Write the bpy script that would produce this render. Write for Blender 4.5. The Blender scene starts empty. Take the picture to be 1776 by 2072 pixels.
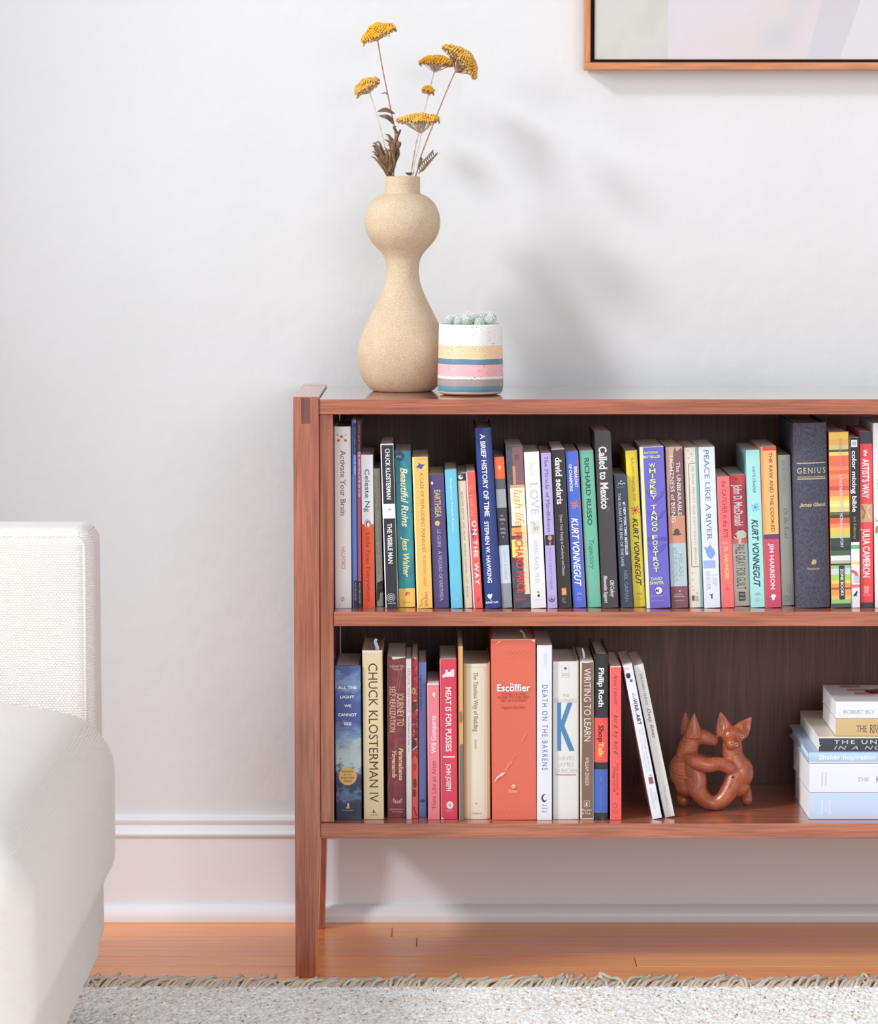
import bpy, bmesh, math, random
import numpy as np
from mathutils import Vector, Matrix, noise

random.seed(7)
rng = np.random.default_rng(7)
scene = bpy.context.scene
COL = scene.collection

# ------------------------------------------------------------------ camera
F = 6200.0                      # focal length in pixels of the 1776 x 2072 frame
PITCH = math.radians(5.6)
CAM = Vector((0.0, -4.0, 1.015))
cam = bpy.data.cameras.new('camera')
cam.sensor_fit = 'HORIZONTAL'
cam.sensor_width = 24.35
cam.lens = F / 1776 * cam.sensor_width
cam.dof.use_dof = True
cam.dof.focus_distance = 4.02
cam.dof.aperture_fstop = 3.2
camo = bpy.data.objects.new('camera', cam)
camo.location = CAM
camo.rotation_euler = (math.pi / 2 - PITCH, 0, 0)
COL.objects.link(camo)
scene.camera = camo

# ------------------------------------------------------------------ light
world = bpy.data.worlds.new('world')
scene.world = world
world.use_nodes = True
bg = world.node_tree.nodes['Background']
bg.inputs[0].default_value = (0.905, 0.955, 1.0, 1)
bg.inputs[1].default_value = 0.96
def area_lamp(name, phi, el, dist, w, h, power, col):
    """area lamp for windows and the added front fill: phi degrees to the left of the camera side, el degrees up"""
    d = bpy.data.lights.new(name, 'AREA')
    d.shape = 'RECTANGLE'
    d.size, d.size_y = w, h
    d.energy = power
    d.color = col
    o = bpy.data.objects.new(name, d)
    p, e = math.radians(phi), math.radians(el)
    aim = Vector((0.0, 0.2, 0.7))
    o.location = aim + dist * Vector((-math.sin(p) * math.cos(e), -math.cos(p) * math.cos(e), math.sin(e)))
    o.rotation_euler = (aim - o.location).to_track_quat('-Z', 'Y').to_euler()
    COL.objects.link(o)


area_lamp('window_light', 58, 17, 9.0, 1.5, 1.8, 350, (0.915, 0.96, 1.0))
area_lamp('upper_window_light', 55, 35, 9.0, 1.0, 1.2, 560, (0.915, 0.96, 1.0))
area_lamp('front_fill_light', -16, 10, 6.0, 3.0, 1.7, 95, (0.915, 0.96, 1.0))  # added front fill to brighten books and shelves, not a window of the room
vs = scene.view_settings
vs.view_transform = 'Standard'
vs.look = 'None'
vs.exposure = -0.35
vs.gamma = 1.0
vs.use_curve_mapping = False


# ------------------------------------------------------------------ helpers
def ray(u, v):
    x = (u - 888) / F
    y = (v - 1036) / F
    return Vector((x, math.cos(PITCH) - y * math.sin(PITCH), -math.sin(PITCH) - y * math.cos(PITCH)))


def on_y(u, v, y):
    d = ray(u, v)
    return CAM + d * ((y - CAM.y) / d.y)


def on_z(u, v, z):
    d = ray(u, v)
    return CAM + d * ((z - CAM.z) / d.z)


def lin(c):
    return tuple(((x / 255) / 12.92 if x / 255 <= 0.04045 else ((x / 255 + 0.055) / 1.055) ** 2.4) for x in c) + (1,)


MATS = {}


def mat(col, rough=0.5, spec=0.5):
    key = (tuple(col), rough, spec)
    if key not in MATS:
        m = bpy.data.materials.new('paint_%d_%d_%d' % tuple(col))
        m.use_nodes = True
        b = m.node_tree.nodes['Principled BSDF']
        b.inputs['Base Color'].default_value = lin(col)
        b.inputs['Roughness'].default_value = rough
        b.inputs['Specular IOR Level'].default_value = spec
        MATS[key] = m
    return MATS[key]


class NT:
    def __init__(self, name, rough=0.5, spec=0.5):
        self.m = bpy.data.materials.new(name)
        self.m.use_nodes = True
        self.t = self.m.node_tree
        self.b = self.t.nodes['Principled BSDF']
        self.b.inputs['Roughness'].default_value = rough
        self.b.inputs['Specular IOR Level'].default_value = spec
        self.tc = self.t.nodes.new('ShaderNodeTexCoord')

    def n(self, typ, **kw):
        nd = self.t.nodes.new(typ)
        for k, v in kw.items():
            setattr(nd, k, v)
        return nd

    def l(self, a, b):
        self.t.links.new(a, b)

    def coord(self, scale=(1, 1, 1), rot=(0, 0, 0)):
        mp = self.n('ShaderNodeMapping')
        mp.inputs['Scale'].default_value = scale
        mp.inputs['Rotation'].default_value = rot
        self.l(self.tc.outputs['Object'], mp.inputs['Vector'])
        return mp.outputs[0]

    def noise(self, vec, scale, detail=3, rough=0.55, dist=0):
        nd = self.n('ShaderNodeTexNoise')
        nd.inputs['Scale'].default_value = scale
        nd.inputs['Detail'].default_value = detail
        nd.inputs['Roughness'].default_value = rough
        nd.inputs['Distortion'].default_value = dist
        self.l(vec, nd.inputs['Vector'])
        return nd.outputs['Fac']

    def ramp(self, fac, stops, interp='LINEAR'):
        r = self.n('ShaderNodeValToRGB')
        cr = r.color_ramp
        cr.interpolation = interp
        while len(cr.elements) < len(stops):
            cr.elements.new(0.5)
        for e, (p, c) in zip(cr.elements, stops):
            e.position = p
        for e, (p, c) in zip(cr.elements, stops):
            e.color = lin(c) if len(c) == 3 else c
        self.l(fac, r.inputs[0])
        return r.outputs[0]

    def mix(self, fac, a, b, blend='MIX'):
        nd = self.n('ShaderNodeMix', data_type='RGBA', blend_type=blend)
        if isinstance(fac, (int, float)):
            nd.inputs[0].default_value = fac
        else:
            self.l(fac, nd.inputs[0])
        for s, i in ((a, 6), (b, 7)):
            if isinstance(s, tuple):
                nd.inputs[i].default_value = lin(s)
            else:
                self.l(s, nd.inputs[i])
        return nd.outputs[2]

    def math(self, op, a, b=None):
        nd = self.n('ShaderNodeMath', operation=op)
        for s, i in ((a, 0), (b, 1)):
            if s is None:
                continue
            if isinstance(s, (int, float)):
                nd.inputs[i].default_value = s
            else:
                self.l(s, nd.inputs[i])
        return nd.outputs[0]

    def sep(self, vec=None):
        s = self.n('ShaderNodeSeparateXYZ')
        self.l(vec if vec is not None else self.tc.outputs['Object'], s.inputs[0])
        return s.outputs

    def bump(self, h, strength=0.3, dist=0.001):
        b = self.n('ShaderNodeBump')
        b.inputs['Strength'].default_value = strength
        b.inputs['Distance'].default_value = dist
        self.l(h, b.inputs['Height'])
        self.l(b.outputs[0], self.b.inputs['Normal'])

    def col(self, c):
        self.l(c, self.b.inputs['Base Color'])


def make_obj(name, verts, faces, material, parent=None, smooth=False):
    me = bpy.data.meshes.new(name)
    me.from_pydata([tuple(v) for v in verts], [], faces)
    me.update()
    if material:
        me.materials.append(material)
    if smooth:
        me.polygons.foreach_set('use_smooth', [True] * len(me.polygons))
    o = bpy.data.objects.new(name, me)
    COL.objects.link(o)
    if parent:
        o.parent = parent
    return o


def bm_obj(name, bm, material, parent=None, smooth=False):
    me = bpy.data.meshes.new(name)
    bm.to_mesh(me)
    bm.free()
    me.materials.append(material)
    if smooth:
        me.polygons.foreach_set('use_smooth', [True] * len(me.polygons))
    o = bpy.data.objects.new(name, me)
    COL.objects.link(o)
    if parent:
        o.parent = parent
    return o


def box(name, x0, x1, y0, y1, z0, z1, material, parent=None, bevel=0.0008, seg=2):
    bm = bmesh.new()
    bmesh.ops.create_cube(bm, size=1)
    for v in bm.verts:
        v.co = ((x0 + x1) / 2 + v.co.x * (x1 - x0), (y0 + y1) / 2 + v.co.y * (y1 - y0), (z0 + z1) / 2 + v.co.z * (z1 - z0))
    if bevel:
        bmesh.ops.bevel(bm, geom=bm.edges[:], offset=bevel, segments=seg, affect='EDGES', profile=0.5)
    return bm_obj(name, bm, material, parent)


def empty(name, loc, label, cat, group=None):
    o = bpy.data.objects.new(name, None)
    o.empty_display_size = 0.02
    o.location = loc
    COL.objects.link(o)
    o['label'] = label
    o['category'] = cat
    if group:
        o['group'] = group
    return o


def struct(o):
    o['kind'] = 'structure'
    return o


def tube(pts, radii, sides=6, flat=1.0, cap=True):
    pts = [Vector(p) for p in pts]
    verts, faces = [], []
    n = len(pts)
    up = Vector((0, -1, 0.01))
    for i, p in enumerate(pts):
        t = (pts[min(i + 1, n - 1)] - pts[max(i - 1, 0)])
        t = t.normalized() if t.length > 1e-9 else Vector((0, 0, 1))
        a = up - t * up.dot(t)
        if a.length < 1e-3:
            a = Vector((1, 0, 0)) - t * t.x
        a.normalize()
        b = t.cross(a)
        r = radii[i] if hasattr(radii, '__len__') else radii
        for k in range(sides):
            an = 2 * math.pi * k / sides
            verts.append(p + a * math.cos(an) * r * flat + b * math.sin(an) * r)
    for i in range(n - 1):
        for k in range(sides):
            k2 = (k + 1) % sides
            faces.append((i * sides + k, i * sides + k2, (i + 1) * sides + k2, (i + 1) * sides + k))
    if cap:
        faces.append(tuple(range(sides - 1, -1, -1)))
        faces.append(tuple((n - 1) * sides + k for k in range(sides)))
    return verts, faces


def merge(parts):
    V, Fc = [], []
    for v, f in parts:
        o = len(V)
        V.extend(v)
        Fc.extend(tuple(i + o for i in x) for x in f)
    return V, Fc


def curve(pts, n=12):
    """Catmull-Rom through the points"""
    P = [Vector(p) for p in pts]
    P = [P[0] * 2 - P[1]] + P + [P[-1] * 2 - P[-2]]
    out = []
    for i in range(1, len(P) - 2):
        for k in range(n):
            t = k / n
            a, b, c, d = P[i - 1], P[i], P[i + 1], P[i + 2]
            out.append(0.5 * ((2 * b) + (c - a) * t + (2 * a - 5 * b + 4 * c - d) * t * t + (3 * b - a - 3 * c + d) * t ** 3))
    out.append(P[-2])
    return out


def lathe(profile, seg=64):
    verts, faces = [], []
    for r, z in profile:
        for k in range(seg):
            a = 2 * math.pi * k / seg
            verts.append((r * math.cos(a), r * math.sin(a), z))
    n = len(profile)
    for i in range(n - 1):
        for k in range(seg):
            k2 = (k + 1) % seg
            faces.append((i * seg + k, i * seg + k2, (i + 1) * seg + k2, (i + 1) * seg + k))
    if profile[0][0] > 1e-6:
        faces.append(tuple(range(seg - 1, -1, -1)))
    if profile[-1][0] > 1e-6:
        faces.append(tuple((n - 1) * seg + k for k in range(seg)))
    return verts, faces


def rounded_box(half, r, n=16, crown=0.0, under=0.0):
    hx, hy, hz = half
    verts, faces, idx = [], [], {}

    def vid(p):
        k = tuple(round(c, 5) for c in p)
        if k not in idx:
            q = Vector((p[0] * hx, p[1] * hy, p[2] * hz))
            i = Vector([max(-h + r, min(h - r, c)) for c, h in zip(q, (hx, hy, hz))])
            d = q - i
            if d.length > 1e-9:
                d.normalize()
            w = i + d * r
            cr = (1 - math.exp(-(hx - abs(w.x)) / 0.07)) * (1 - math.exp(-(hy - abs(w.y)) / 0.05))
            w.z += (crown if w.z > 0 else under) * cr * abs(w.z) / hz
            idx[k] = len(verts)
            verts.append(w)
        return idx[k]
    # parameter lines dense near the rounded edges
    g = sorted(set([-1 + 2 * i / n for i in range(n + 1)]))

    def lines(h):
        e = [1 - r / h * (1 - math.tan(math.radians(45 * k / 4))) for k in range(5)]
        inner = [(-(1 - r / h)) + 2 * (1 - r / h) * i / n for i in range(1, n)]
        return sorted(set([round(x, 6) for x in e + [-x for x in e] + inner]))
    L = [lines(hx), lines(hy), lines(hz)]
    for ax in range(3):
        b, c = [k for k in range(3) if k != ax]
        for s in (-1, 1):
            for i in range(len(L[b]) - 1):
                for j in range(len(L[c]) - 1):
                    q = []
                    for (bi, ci) in ((i, j), (i + 1, j), (i + 1, j + 1), (i, j + 1)):
                        p = [0, 0, 0]
                        p[ax] = s
                        p[b] = L[b][bi]
                        p[c] = L[c][ci]
                        q.append(vid(p))
                    flip = (s > 0) == (ax == 1)
                    faces.append(tuple(q[::-1] if flip else q))
    return verts, faces


# ------------------------------------------------------------------ materials
def walnut(name, axis, dark=(154, 82, 58), light=(198, 119, 87), rough=0.32):
    m = NT(name, rough, 0.5)
    s = [55, 55, 55]
    s[axis] = 2.2
    s2 = [420, 420, 420]
    s2[axis] = 14
    n1 = m.noise(m.coord(tuple(s)), 1.0, 4, 0.6, 0.6)
    n2 = m.noise(m.coord(tuple(s2)), 1.0, 2, 0.5)
    mid = tuple((a + b) / 2 for a, b in zip(dark, light))
    c1 = m.ramp(n1, [(0.3, dark), (0.5, mid), (0.72, light)])
    c2 = m.ramp(n2, [(0.35, (120, 112, 108)), (0.6, (255, 255, 255))])
    m.col(m.mix(0.4, c1, c2, 'MULTIPLY'))
    m.bump(n2, 0.12, 0.0004)
    return m.m


W_X = walnut('walnut_along_x', 0)
W_Y = walnut('walnut_along_y', 1)
W_Z = walnut('walnut_along_z', 2)
W_TOP = walnut('walnut_polished_top', 0, rough=0.13)
_b = W_TOP.node_tree.nodes['Principled BSDF']
_b.inputs['Coat Weight'].default_value = 1.0
_b.inputs['Coat Roughness'].default_value = 0.06
for _m in (W_X, W_Y, W_Z):
    _b = _m.node_tree.nodes['Principled BSDF']
    _b.inputs['Coat Weight'].default_value = 0.8
    _b.inputs['Coat Roughness'].default_value = 0.1
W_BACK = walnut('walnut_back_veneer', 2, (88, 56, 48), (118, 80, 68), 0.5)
W_END = walnut('walnut_end_grain', 2, (104, 62, 52), (136, 88, 76), 0.5)

m = NT('wall_plaster', 0.75, 0.25)
nz = m.noise(m.coord(), 34, 4, 0.55)
nz2 = m.noise(m.coord(), 3, 2)
m.col(m.ramp(nz2, [(0.3, (216, 216, 216)), (0.7, (220, 220, 221))]))
m.bump(m.math('ADD', nz, m.math('MULTIPLY', nz2, 1.5)), 0.17, 0.006)
M_WALL = m.m
M_TRIM = mat((226, 225, 227), 0.35, 0.5)

# ------------------------------------------------------------------ setting
WALL_Y = 0.345
w = struct(box('wall_back', -3.4, 3.4, WALL_Y, WALL_Y + 0.1, -0.02, 2.7, M_WALL, None, 0))
struct(box('shade_wall_left', -2.05, -1.93, -0.70, WALL_Y, -0.02, 2.7, M_WALL, None, 0))  # unseen wall stub, added and sized to shade the back wall's left side
# baseboard: one profile along the wall, with a shoe moulding in front
prof = [(WALL_Y, 0), (0.333, 0), (0.333, 0.1215), (0.3295, 0.1225), (0.3285, 0.126), (0.331, 0.129), (0.3345, 0.131), (0.337, 0.138),
        (0.3355, 0.141), (0.3345, 0.145), (0.336, 0.149), (WALL_Y, 0.151)]


def extrude_x(name, prof, x0, x1, material, smooth=False):
    n = len(prof)
    V = [(x0, y, z) for y, z in prof] + [(x1, y, z) for y, z in prof]
    Fc = [(i, (i + 1) % n, n + (i + 1) % n, n + i) for i in range(n)]
    Fc += [tuple(range(n - 1, -1, -1)), tuple(range(n, 2 * n))]
    return make_obj(name, V, Fc, material)


struct(extrude_x('baseboard_back', prof, -3.4, 3.4, M_TRIM))
shoe = [(0.333, 0), (0.3165, 0)] + [(0.3165 + 0.0165 * (1 - math.cos(a)), 0.006 + 0.0175 * math.sin(a)) for a in [k * math.pi / 16 for k in range(9)]]
struct(extrude_x('trim_1', shoe, -3.4, 3.4, M_TRIM))

# floor: a sub-floor and single oak boards parallel to the wall
floor = struct(box('floor', -3.4, 3.4, -5.0, WALL_Y, -0.06, -0.012, mat((120, 78, 52), 0.6), None, 0))
plank_mats = []
for k, (a, b) in enumerate([((240, 140, 62), (252, 166, 84)), ((234, 130, 56), (250, 158, 78)), ((244, 150, 70), (253, 178, 96)), ((238, 136, 60), (252, 166, 86))]):
    m = NT('oak_board_%d' % k, 0.25, 0.5)
    m.b.inputs['Coat Weight'].default_value = 0.15
    m.b.inputs['Coat Roughness'].default_value = 0.2
    n1 = m.noise(m.coord((1.6, 60, 60)), 1, 4, 0.6, 0.7)
    n2 = m.noise(m.coord((9, 500, 500)), 1, 2)
    c = m.mix(0.2, m.ramp(n1, [(0.3, a), (0.7, b)]), m.ramp(n2, [(0.35, (150, 130, 118)), (0.6, (255, 255, 255))]), 'MULTIPLY')
    m.col(c)
    m.bump(n2, 0.1, 0.0003)
    plank_mats.append(m.m)
PW = 0.057
row = 0
y1 = WALL_Y - 0.001
while y1 > -0.62:
    x = -2.4 - random.random()
    while x < 2.6:
        ln = random.uniform(1.3, 2.6)
        o = box('plank', 0, ln - 0.0009, -PW + 0.0007, 0, -0.0119, -0.0002 + random.uniform(-0.0002, 0.0002), plank_mats[random.randrange(4)], floor, 0.0007, 1)
        o.location = (x, y1, 0)
        x += ln
    y1 -= PW
    row += 1
# the boards further into the room, under the rug
m = NT('oak_floor_far', 0.35)
bt = m.n('ShaderNodeTexBrick')
bt.inputs['Scale'].default_value = 1
bt.inputs['Mortar Size'].default_value = 0.001
bt.inputs['Brick Width'].default_value = 1.2
bt.inputs['Row Height'].default_value = PW
bt.inputs['Color1'].default_value = lin((206, 130, 86))
bt.inputs['Color2'].default_value = lin((222, 148, 102))
bt.inputs['Mortar'].default_value = lin((110, 66, 42))
m.l(m.tc.outputs['Object'], bt.inputs['Vector'])
m.col(bt.outputs[0])
box('far_boards', -3.4, 3.4, -5.0, y1 - 0.0005, -0.0119, -0.0002, m.m, floor, 0)

# ------------------------------------------------------------------ bookcase
XL = on_y(592.5, 803, 0).x              # outer left face
POST = 0.0337
ZTOP = on_y(618, 803, 0).z
DEP = 0.302
XR = XL + 1.62
FR = 0.002                              # face of the boards, just behind the posts
zt1 = on_y(900, 808, FR).z
zt0 = on_y(900, 838.5, FR).z
zm1 = on_y(900, 1238, 0.004).z
zm0 = on_y(900, 1267.3, 0.004).z
zb1 = on_y(900, 1666.3, FR).z
zb0 = on_y(900, 1696.5, FR).z
bc = empty('bookcase', (XL, 0, 0), 'long low walnut bookcase with two shelves of books on tapered legs', 'bookcase')
bc_off = Vector((-XL, 0, 0))


def bpart(name, x0, x1, y0, y1, z0, z1, material, bevel=0.0008):
    return box(name, x0 - XL, x1 - XL, y0, y1, z0, z1, material, bc, bevel)


def leg(x_out, side, y0, y1, yt_out):
    """post with a straight outer face whose inner face tapers below the bottom board"""
    s = side
    V = []
    for z, wd, dp in ((0, 0.0285, 0.024), (zb0 - 0.002, POST, y1 - y0), (ZTOP, POST, y1 - y0)):
        ya, yb = (y0, y0 + dp) if yt_out < 0 else (y1 - dp, y1)
        for xx in (0, wd):
            for yy in (ya, yb):
                V.append((x_out + s * xx - XL, yy, z))
    bm = bmesh.new()
    bv = [bm.verts.new(v) for v in V]

    def q(a, b, c, d):
        bm.faces.new([bv[i] for i in (a, b, c, d)])
    for k in (0, 4):
        q(k, k + 2, k + 6, k + 4)
        q(k + 1, k + 5, k + 7, k + 3)
        q(k, k + 4, k + 5, k + 1)
        q(k + 2, k + 3, k + 7, k + 6)
    q(0, 1, 3, 2)
    q(8, 10, 11, 9)
    bmesh.ops.recalc_face_normals(bm, faces=bm.faces[:])
    bmesh.ops.bevel(bm, geom=[e for e in bm.edges if e.calc_face_angle(0) > 0.5], offset=0.0009, segments=2, affect='EDGES', profile=0.5)
    return bm_obj('leg', bm, W_Z, bc)


PD = 0.036
for xo, s in ((XL, 1), (XR, -1)):
    leg(xo, s, 0, PD, -1)
    leg(xo, s, DEP - PD, DEP, 1)
    x0, x1 = sorted((xo + s * 0.0004, xo + s * (POST - 0.0004)))
    bpart('end_rail', x0, x1, PD + 0.0002, DEP - PD - 0.0002, ZTOP - 0.0352, ZTOP - 0.0002, W_Y)
    xa, xb = sorted((xo + s * 0.0108, xo + s * 0.0222))
    bpart('tenon', xa, xb, -0.0005, 0.012, on_y(617, 857, 0).z, ZTOP - 0.0012, W_END, 0.0003)
    xa, xb = sorted((xo + s * 0.0340, xo + s * 0.0518))
    bpart('side_panel', xa, xb, 0.0085, DEP - 0.012, zb1 + 0.0002, zt0 - 0.0002, W_Z)
bpart('top_board', XL + POST + 0.0003, XR - POST - 0.0003, FR, DEP - 0.002, zt0, zt1, W_TOP, 0.0009)
bpart('bottom_shelf', XL + POST + 0.0003, XR - POST - 0.0003, FR, DEP - 0.002, zb0, zb1, W_X, 0.0009)
bpart('middle_shelf', XL + 0.0522, XR - 0.0522, 0.004, DEP - 0.02, zm0, zm1, W_X, 0.0009)
bpart('back_panel', XL + 0.0522, XR - 0.0522, DEP - 0.0195, DEP - 0.013, zb1 + 0.0002, zt0 - 0.0002, W_BACK, 0)

# ------------------------------------------------------------------ lettering and flat print
FONT_O = None


def text_shape(s, style=''):
    """flat outline of a word: x from 0 to 1, base line 0, capitals 1 high"""
    c = bpy.data.curves.new('lettering', 'FONT')
    c.body = s
    c.resolution_u = 3
    if 'b' in style:
        c.offset = 0.022
    if 't' in style:
        c.offset = -0.012
    if 'w' in style:
        c.space_character = 1.3
    if 'i' in style:
        c.shear = 0.28
    o = bpy.data.objects.new('lettering', c)
    me = bpy.data.meshes.new_from_object(o)
    V = [(v.co.x, v.co.y) for v in me.vertices]
    Fc = [tuple(p.vertices) for p in me.polygons]
    if 's' in style:
        ec = {}
        for p in me.polygons:
            for k in p.edge_keys:
                ec[k] = ec.get(k, 0) + 1
        off = c.offset
        add = []
        for (a, b), n in ec.items():
            if n != 1:
                continue
            (ax, ay), (bx, by) = V[a], V[b]
            ln = abs(ax - bx)
            if abs(ay - by) < 1e-3 and 0.05 < ln < 0.21:
                for lv, dr in ((0 - off, 1), (0.682 + off, -1), (0.449 + off, -1), (-0.23 - off, 1)):
                    if abs(ay - lv) < 0.012:
                        e = 0.06
                        add.append((min(ax, bx) - e, max(ax, bx) + e, ay, ay + dr * 0.05))
        for x0, x1, y0, y1 in add:
            k = len(V)
            V += [(x0, min(y0, y1)), (x1, min(y0, y1)), (x1, max(y0, y1)), (x0, max(y0, y1))]
            Fc.append((k, k + 1, k + 2, k + 3))
    bpy.data.meshes.remove(me)
    bpy.data.objects.remove(o)
    bpy.data.curves.remove(c)
    if not V:
        return [], []
    xs = [p[0] for p in V]
    x0, x1 = min(xs), max(xs)
    return [((x - x0) / (x1 - x0), y / 0.682) for x, y in V], Fc


# each print item: (kind, data...) ; positions along the spine in zoom pixels, across as fractions
def T(s, y0, y1, a0, a1, col, st=''):
    return ('T', s, y0, y1, a0, a1, col, st)


def Rc(y0, y1, a0, a1, col):
    return ('R', y0, y1, a0, a1, col)


def D(x, y, r, col, ry=None):
    return ('D', x, y, r, ry or r, col)


def Pl(pts, col):
    return ('P', pts, col)


def Ln(pts, wd, col):
    return ('L', pts, wd, col)


def Star(x, y, r, col, n=8):
    return ('S', x, y, r, n, col)


def Stk(word, y0, y1, a0, a1, col):
    return ('K', word, y0, y1, a0, a1, col)


PAPER = NT('book_pages', 0.8, 0.2)
_wv = PAPER.n('ShaderNodeTexWave', bands_direction='X')
_wv.inputs['Scale'].default_value = 900
_wv.inputs['Distortion'].default_value = 1.5
PAPER.l(PAPER.tc.outputs['Object'], _wv.inputs['Vector'])
PAPER.col(PAPER.ramp(_wv.outputs['Fac'], [(0.0, (226, 220, 208)), (1.0, (250, 246, 238))]))
PAGES = PAPER.m
_p2 = NT('book_pages_white', 0.8, 0.2)
_wv = _p2.n('ShaderNodeTexWave', bands_direction='X')
_wv.inputs['Scale'].default_value = 900
_wv.inputs['Distortion'].default_value = 1.5
_p2.l(_p2.tc.outputs['Object'], _wv.inputs['Vector'])
_p2.col(_p2.ramp(_wv.outputs['Fac'], [(0.0, (232, 230, 228)), (1.0, (252, 251, 250))]))
PAGES_W = _p2.m


def build_book(root, wd, hh, dp, kind, cover, prints, proj, pages=PAGES, rough=0.38):
    """root frame: x across the spine 0..wd, y into the shelf, z along the spine 0..hh.
    kind p paperback, h hard cover flat back, r hard cover round back.
    proj(zx, zy) -> local x, z"""
    t = 0.0005 if kind == 'p' else 0.0022
    if wd < 0.009:
        t = 0.0004
    b = {'p': 0.0003, 'h': 0.0012, 'r': 0.12 * wd}[kind]
    rc = min(0.0007 if kind == 'p' else 0.0014, wd * 0.15)

    def ys(x):
        k = (2 * x / wd - 1)
        e = min(x, wd - x)
        y = -b * (1 - k * k)
        if e < rc:
            q = max(e, 0) / rc
            y += rc * (1 - math.sqrt(max(0, 1 - (1 - q) ** 2)))
        return y
    xs = sorted(set([0, rc * 0.15, rc * 0.5, rc] + [wd * i / 8 for i in range(1, 8) if rc < wd * i / 8 < wd - rc] + [wd - rc, wd - rc * 0.5, wd - rc * 0.15, wd]))
    YS = [ys(x) for x in xs]
    outer = [(0, dp)] + [(x, ys(x)) for x in xs] + [(wd, dp)]
    inner = [(t, dp)] + [(min(max(x, t), wd - t), max(ys(x), 0) + t + 0.0002) for x in xs] + [(wd - t, dp)]
    n = len(outer)
    V = []
    for ring in (outer, inner):
        for z in (0, hh):
            V += [(x, y, z) for x, y in ring]
    OB, OT, IB, IT = 0, n, 2 * n, 3 * n
    Fc = []
    for i in range(n - 1):
        Fc += [(OB + i, OB + i + 1, OT + i + 1, OT + i), (IB + i + 1, IB + i, IT + i, IT + i + 1),
               (OT + i, OT + i + 1, IT + i + 1, IT + i), (OB + i + 1, OB + i, IB + i, IB + i + 1)]
    for i in (0, n - 1):
        q = (OB + i, OT + i, IT + i, IB + i)
        Fc.append(q if i == 0 else q[::-1])
    dim = lambda c: tuple(int(x * 0.955) for x in c)
    cm = cover if not isinstance(cover, tuple) else mat(dim(cover), rough)
    make_obj('cover', V, Fc, cm, root)
    e = 0.0008 if kind == 'p' else 0.0035
    box('pages', t + 0.0001, wd - t - 0.0001, t + 0.0015, dp - e, e * 0.3 + 0.0003, hh - e, pages, root, 0)
    cl = lambda x: min(max(x, 0.0002), wd - 0.0002)
    lay = 0.00012
    for it in prints:
        k = it[0]
        V2, F2, col, nm = [], [], it[-1], 'emblem'
        if k == 'T' or k == 'K':
            nm = 'spine_lettering'
            st = ''
            if k == 'T':
                _, s, y0, y1, a0, a1, col, st = it
                words = [(s, y0, y1)]
            else:
                _, s, y0, y1, a0, a1, col = it
                st = 'fb'
                ph = (y1 - y0) / len(s)
                words = [(ch, y0 + i * ph, y0 + (i + 0.76) * ph) for i, ch in enumerate(s)]
            for s, y0, y1 in words:
                P, Fx = text_shape(s, st)
                z0, z1 = proj(None, y0), proj(None, y1)
                o = len(V2)
                aa0, aa1 = a0, a1
                if k == 'K' and s in 'I':
                    mid = (a0 + a1) / 2
                    aa0, aa1 = mid - 0.1 * (a1 - a0), mid + 0.1 * (a1 - a0)
                for px, py in P:
                    if 'F' in st:
                        x, z = aa1 + (aa0 - aa1) * px, z0 + (z1 - z0) * py
                    elif 'f' in st:
                        x, z = aa0 + (aa1 - aa0) * px, z1 + (z0 - z1) * py
                    elif 'u' in st:
                        x, z = aa1 + (aa0 - aa1) * py, z1 + (z0 - z1) * px
                    else:
                        x, z = aa0 + (aa1 - aa0) * py, z0 + (z1 - z0) * px
                    V2.append((x * wd, z))
                F2 += [tuple(i + o for i in f) for f in Fx]
        elif k == 'R':
            nm = 'colour_band'
            _, y0, y1, a0, a1, col = it
            z0, z1 = proj(None, y0), proj(None, y1)
            xx = sorted(set([a0 * wd, a1 * wd] + [x for x in xs if a0 * wd < x < a1 * wd]))
            for x in xx:
                V2 += [(x, z1), (x, z0)]
            F2 = [(2 * i, 2 * i + 2, 2 * i + 3, 2 * i + 1) for i in range(len(xx) - 1)]
        elif k in 'DS':
            if k == 'D':
                _, x, y, rx, ry, col = it
            else:
                _, x, y, rx, cnt, col = it
                ry = rx
            cx, cz = proj(x, y)
            m1 = abs(proj(None, 0) - proj(None, 100)) / 100
            if k == 'D':
                V2 = [(cx, cz)] + [(cx + rx * m1 * math.cos(a), cz + ry * m1 * math.sin(a)) for a in [2 * math.pi * i / 20 for i in range(20)]]
                F2 = [(0, 1 + i, 1 + (i + 1) % 20) for i in range(20)]
            else:
                for i in range(cnt):
                    a = 2 * math.pi * i / cnt + 0.2
                    L = rx * m1 * (1 if i % 2 else 0.82)
                    q = rx * m1 * 0.07
                    o = len(V2)
                    V2 += [(cx - q * math.sin(a), cz + q * math.cos(a)), (cx + q * math.sin(a), cz - q * math.cos(a)),
                           (cx + L * math.cos(a) + 1.5 * q * math.sin(a), cz + L * math.sin(a) - 1.5 * q * math.cos(a)),
                           (cx + L * math.cos(a) - 1.5 * q * math.sin(a), cz + L * math.sin(a) + 1.5 * q * math.cos(a))]
                    F2.append((o, o + 1, o + 2, o + 3))
        elif k == 'P':
            V2 = [proj(x, y) for x, y in it[1]]
            F2 = [tuple(range(len(V2)))]
        elif k == 'L':
            m1 = abs(proj(None, 0) - proj(None, 100)) / 100
            q = it[2] * m1 / 2
            pts = [Vector(proj(x, y)) for x, y in it[1]]
            for p, r in zip(pts[:-1], pts[1:]):
                d = (r - p).normalized()
                nn = Vector((-d.y, d.x)) * q
                o = len(V2)
                V2 += [p + nn, p - nn, r - nn, r + nn]
                F2.append((o, o + 1, o + 2, o + 3))
        bm = bmesh.new()
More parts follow.
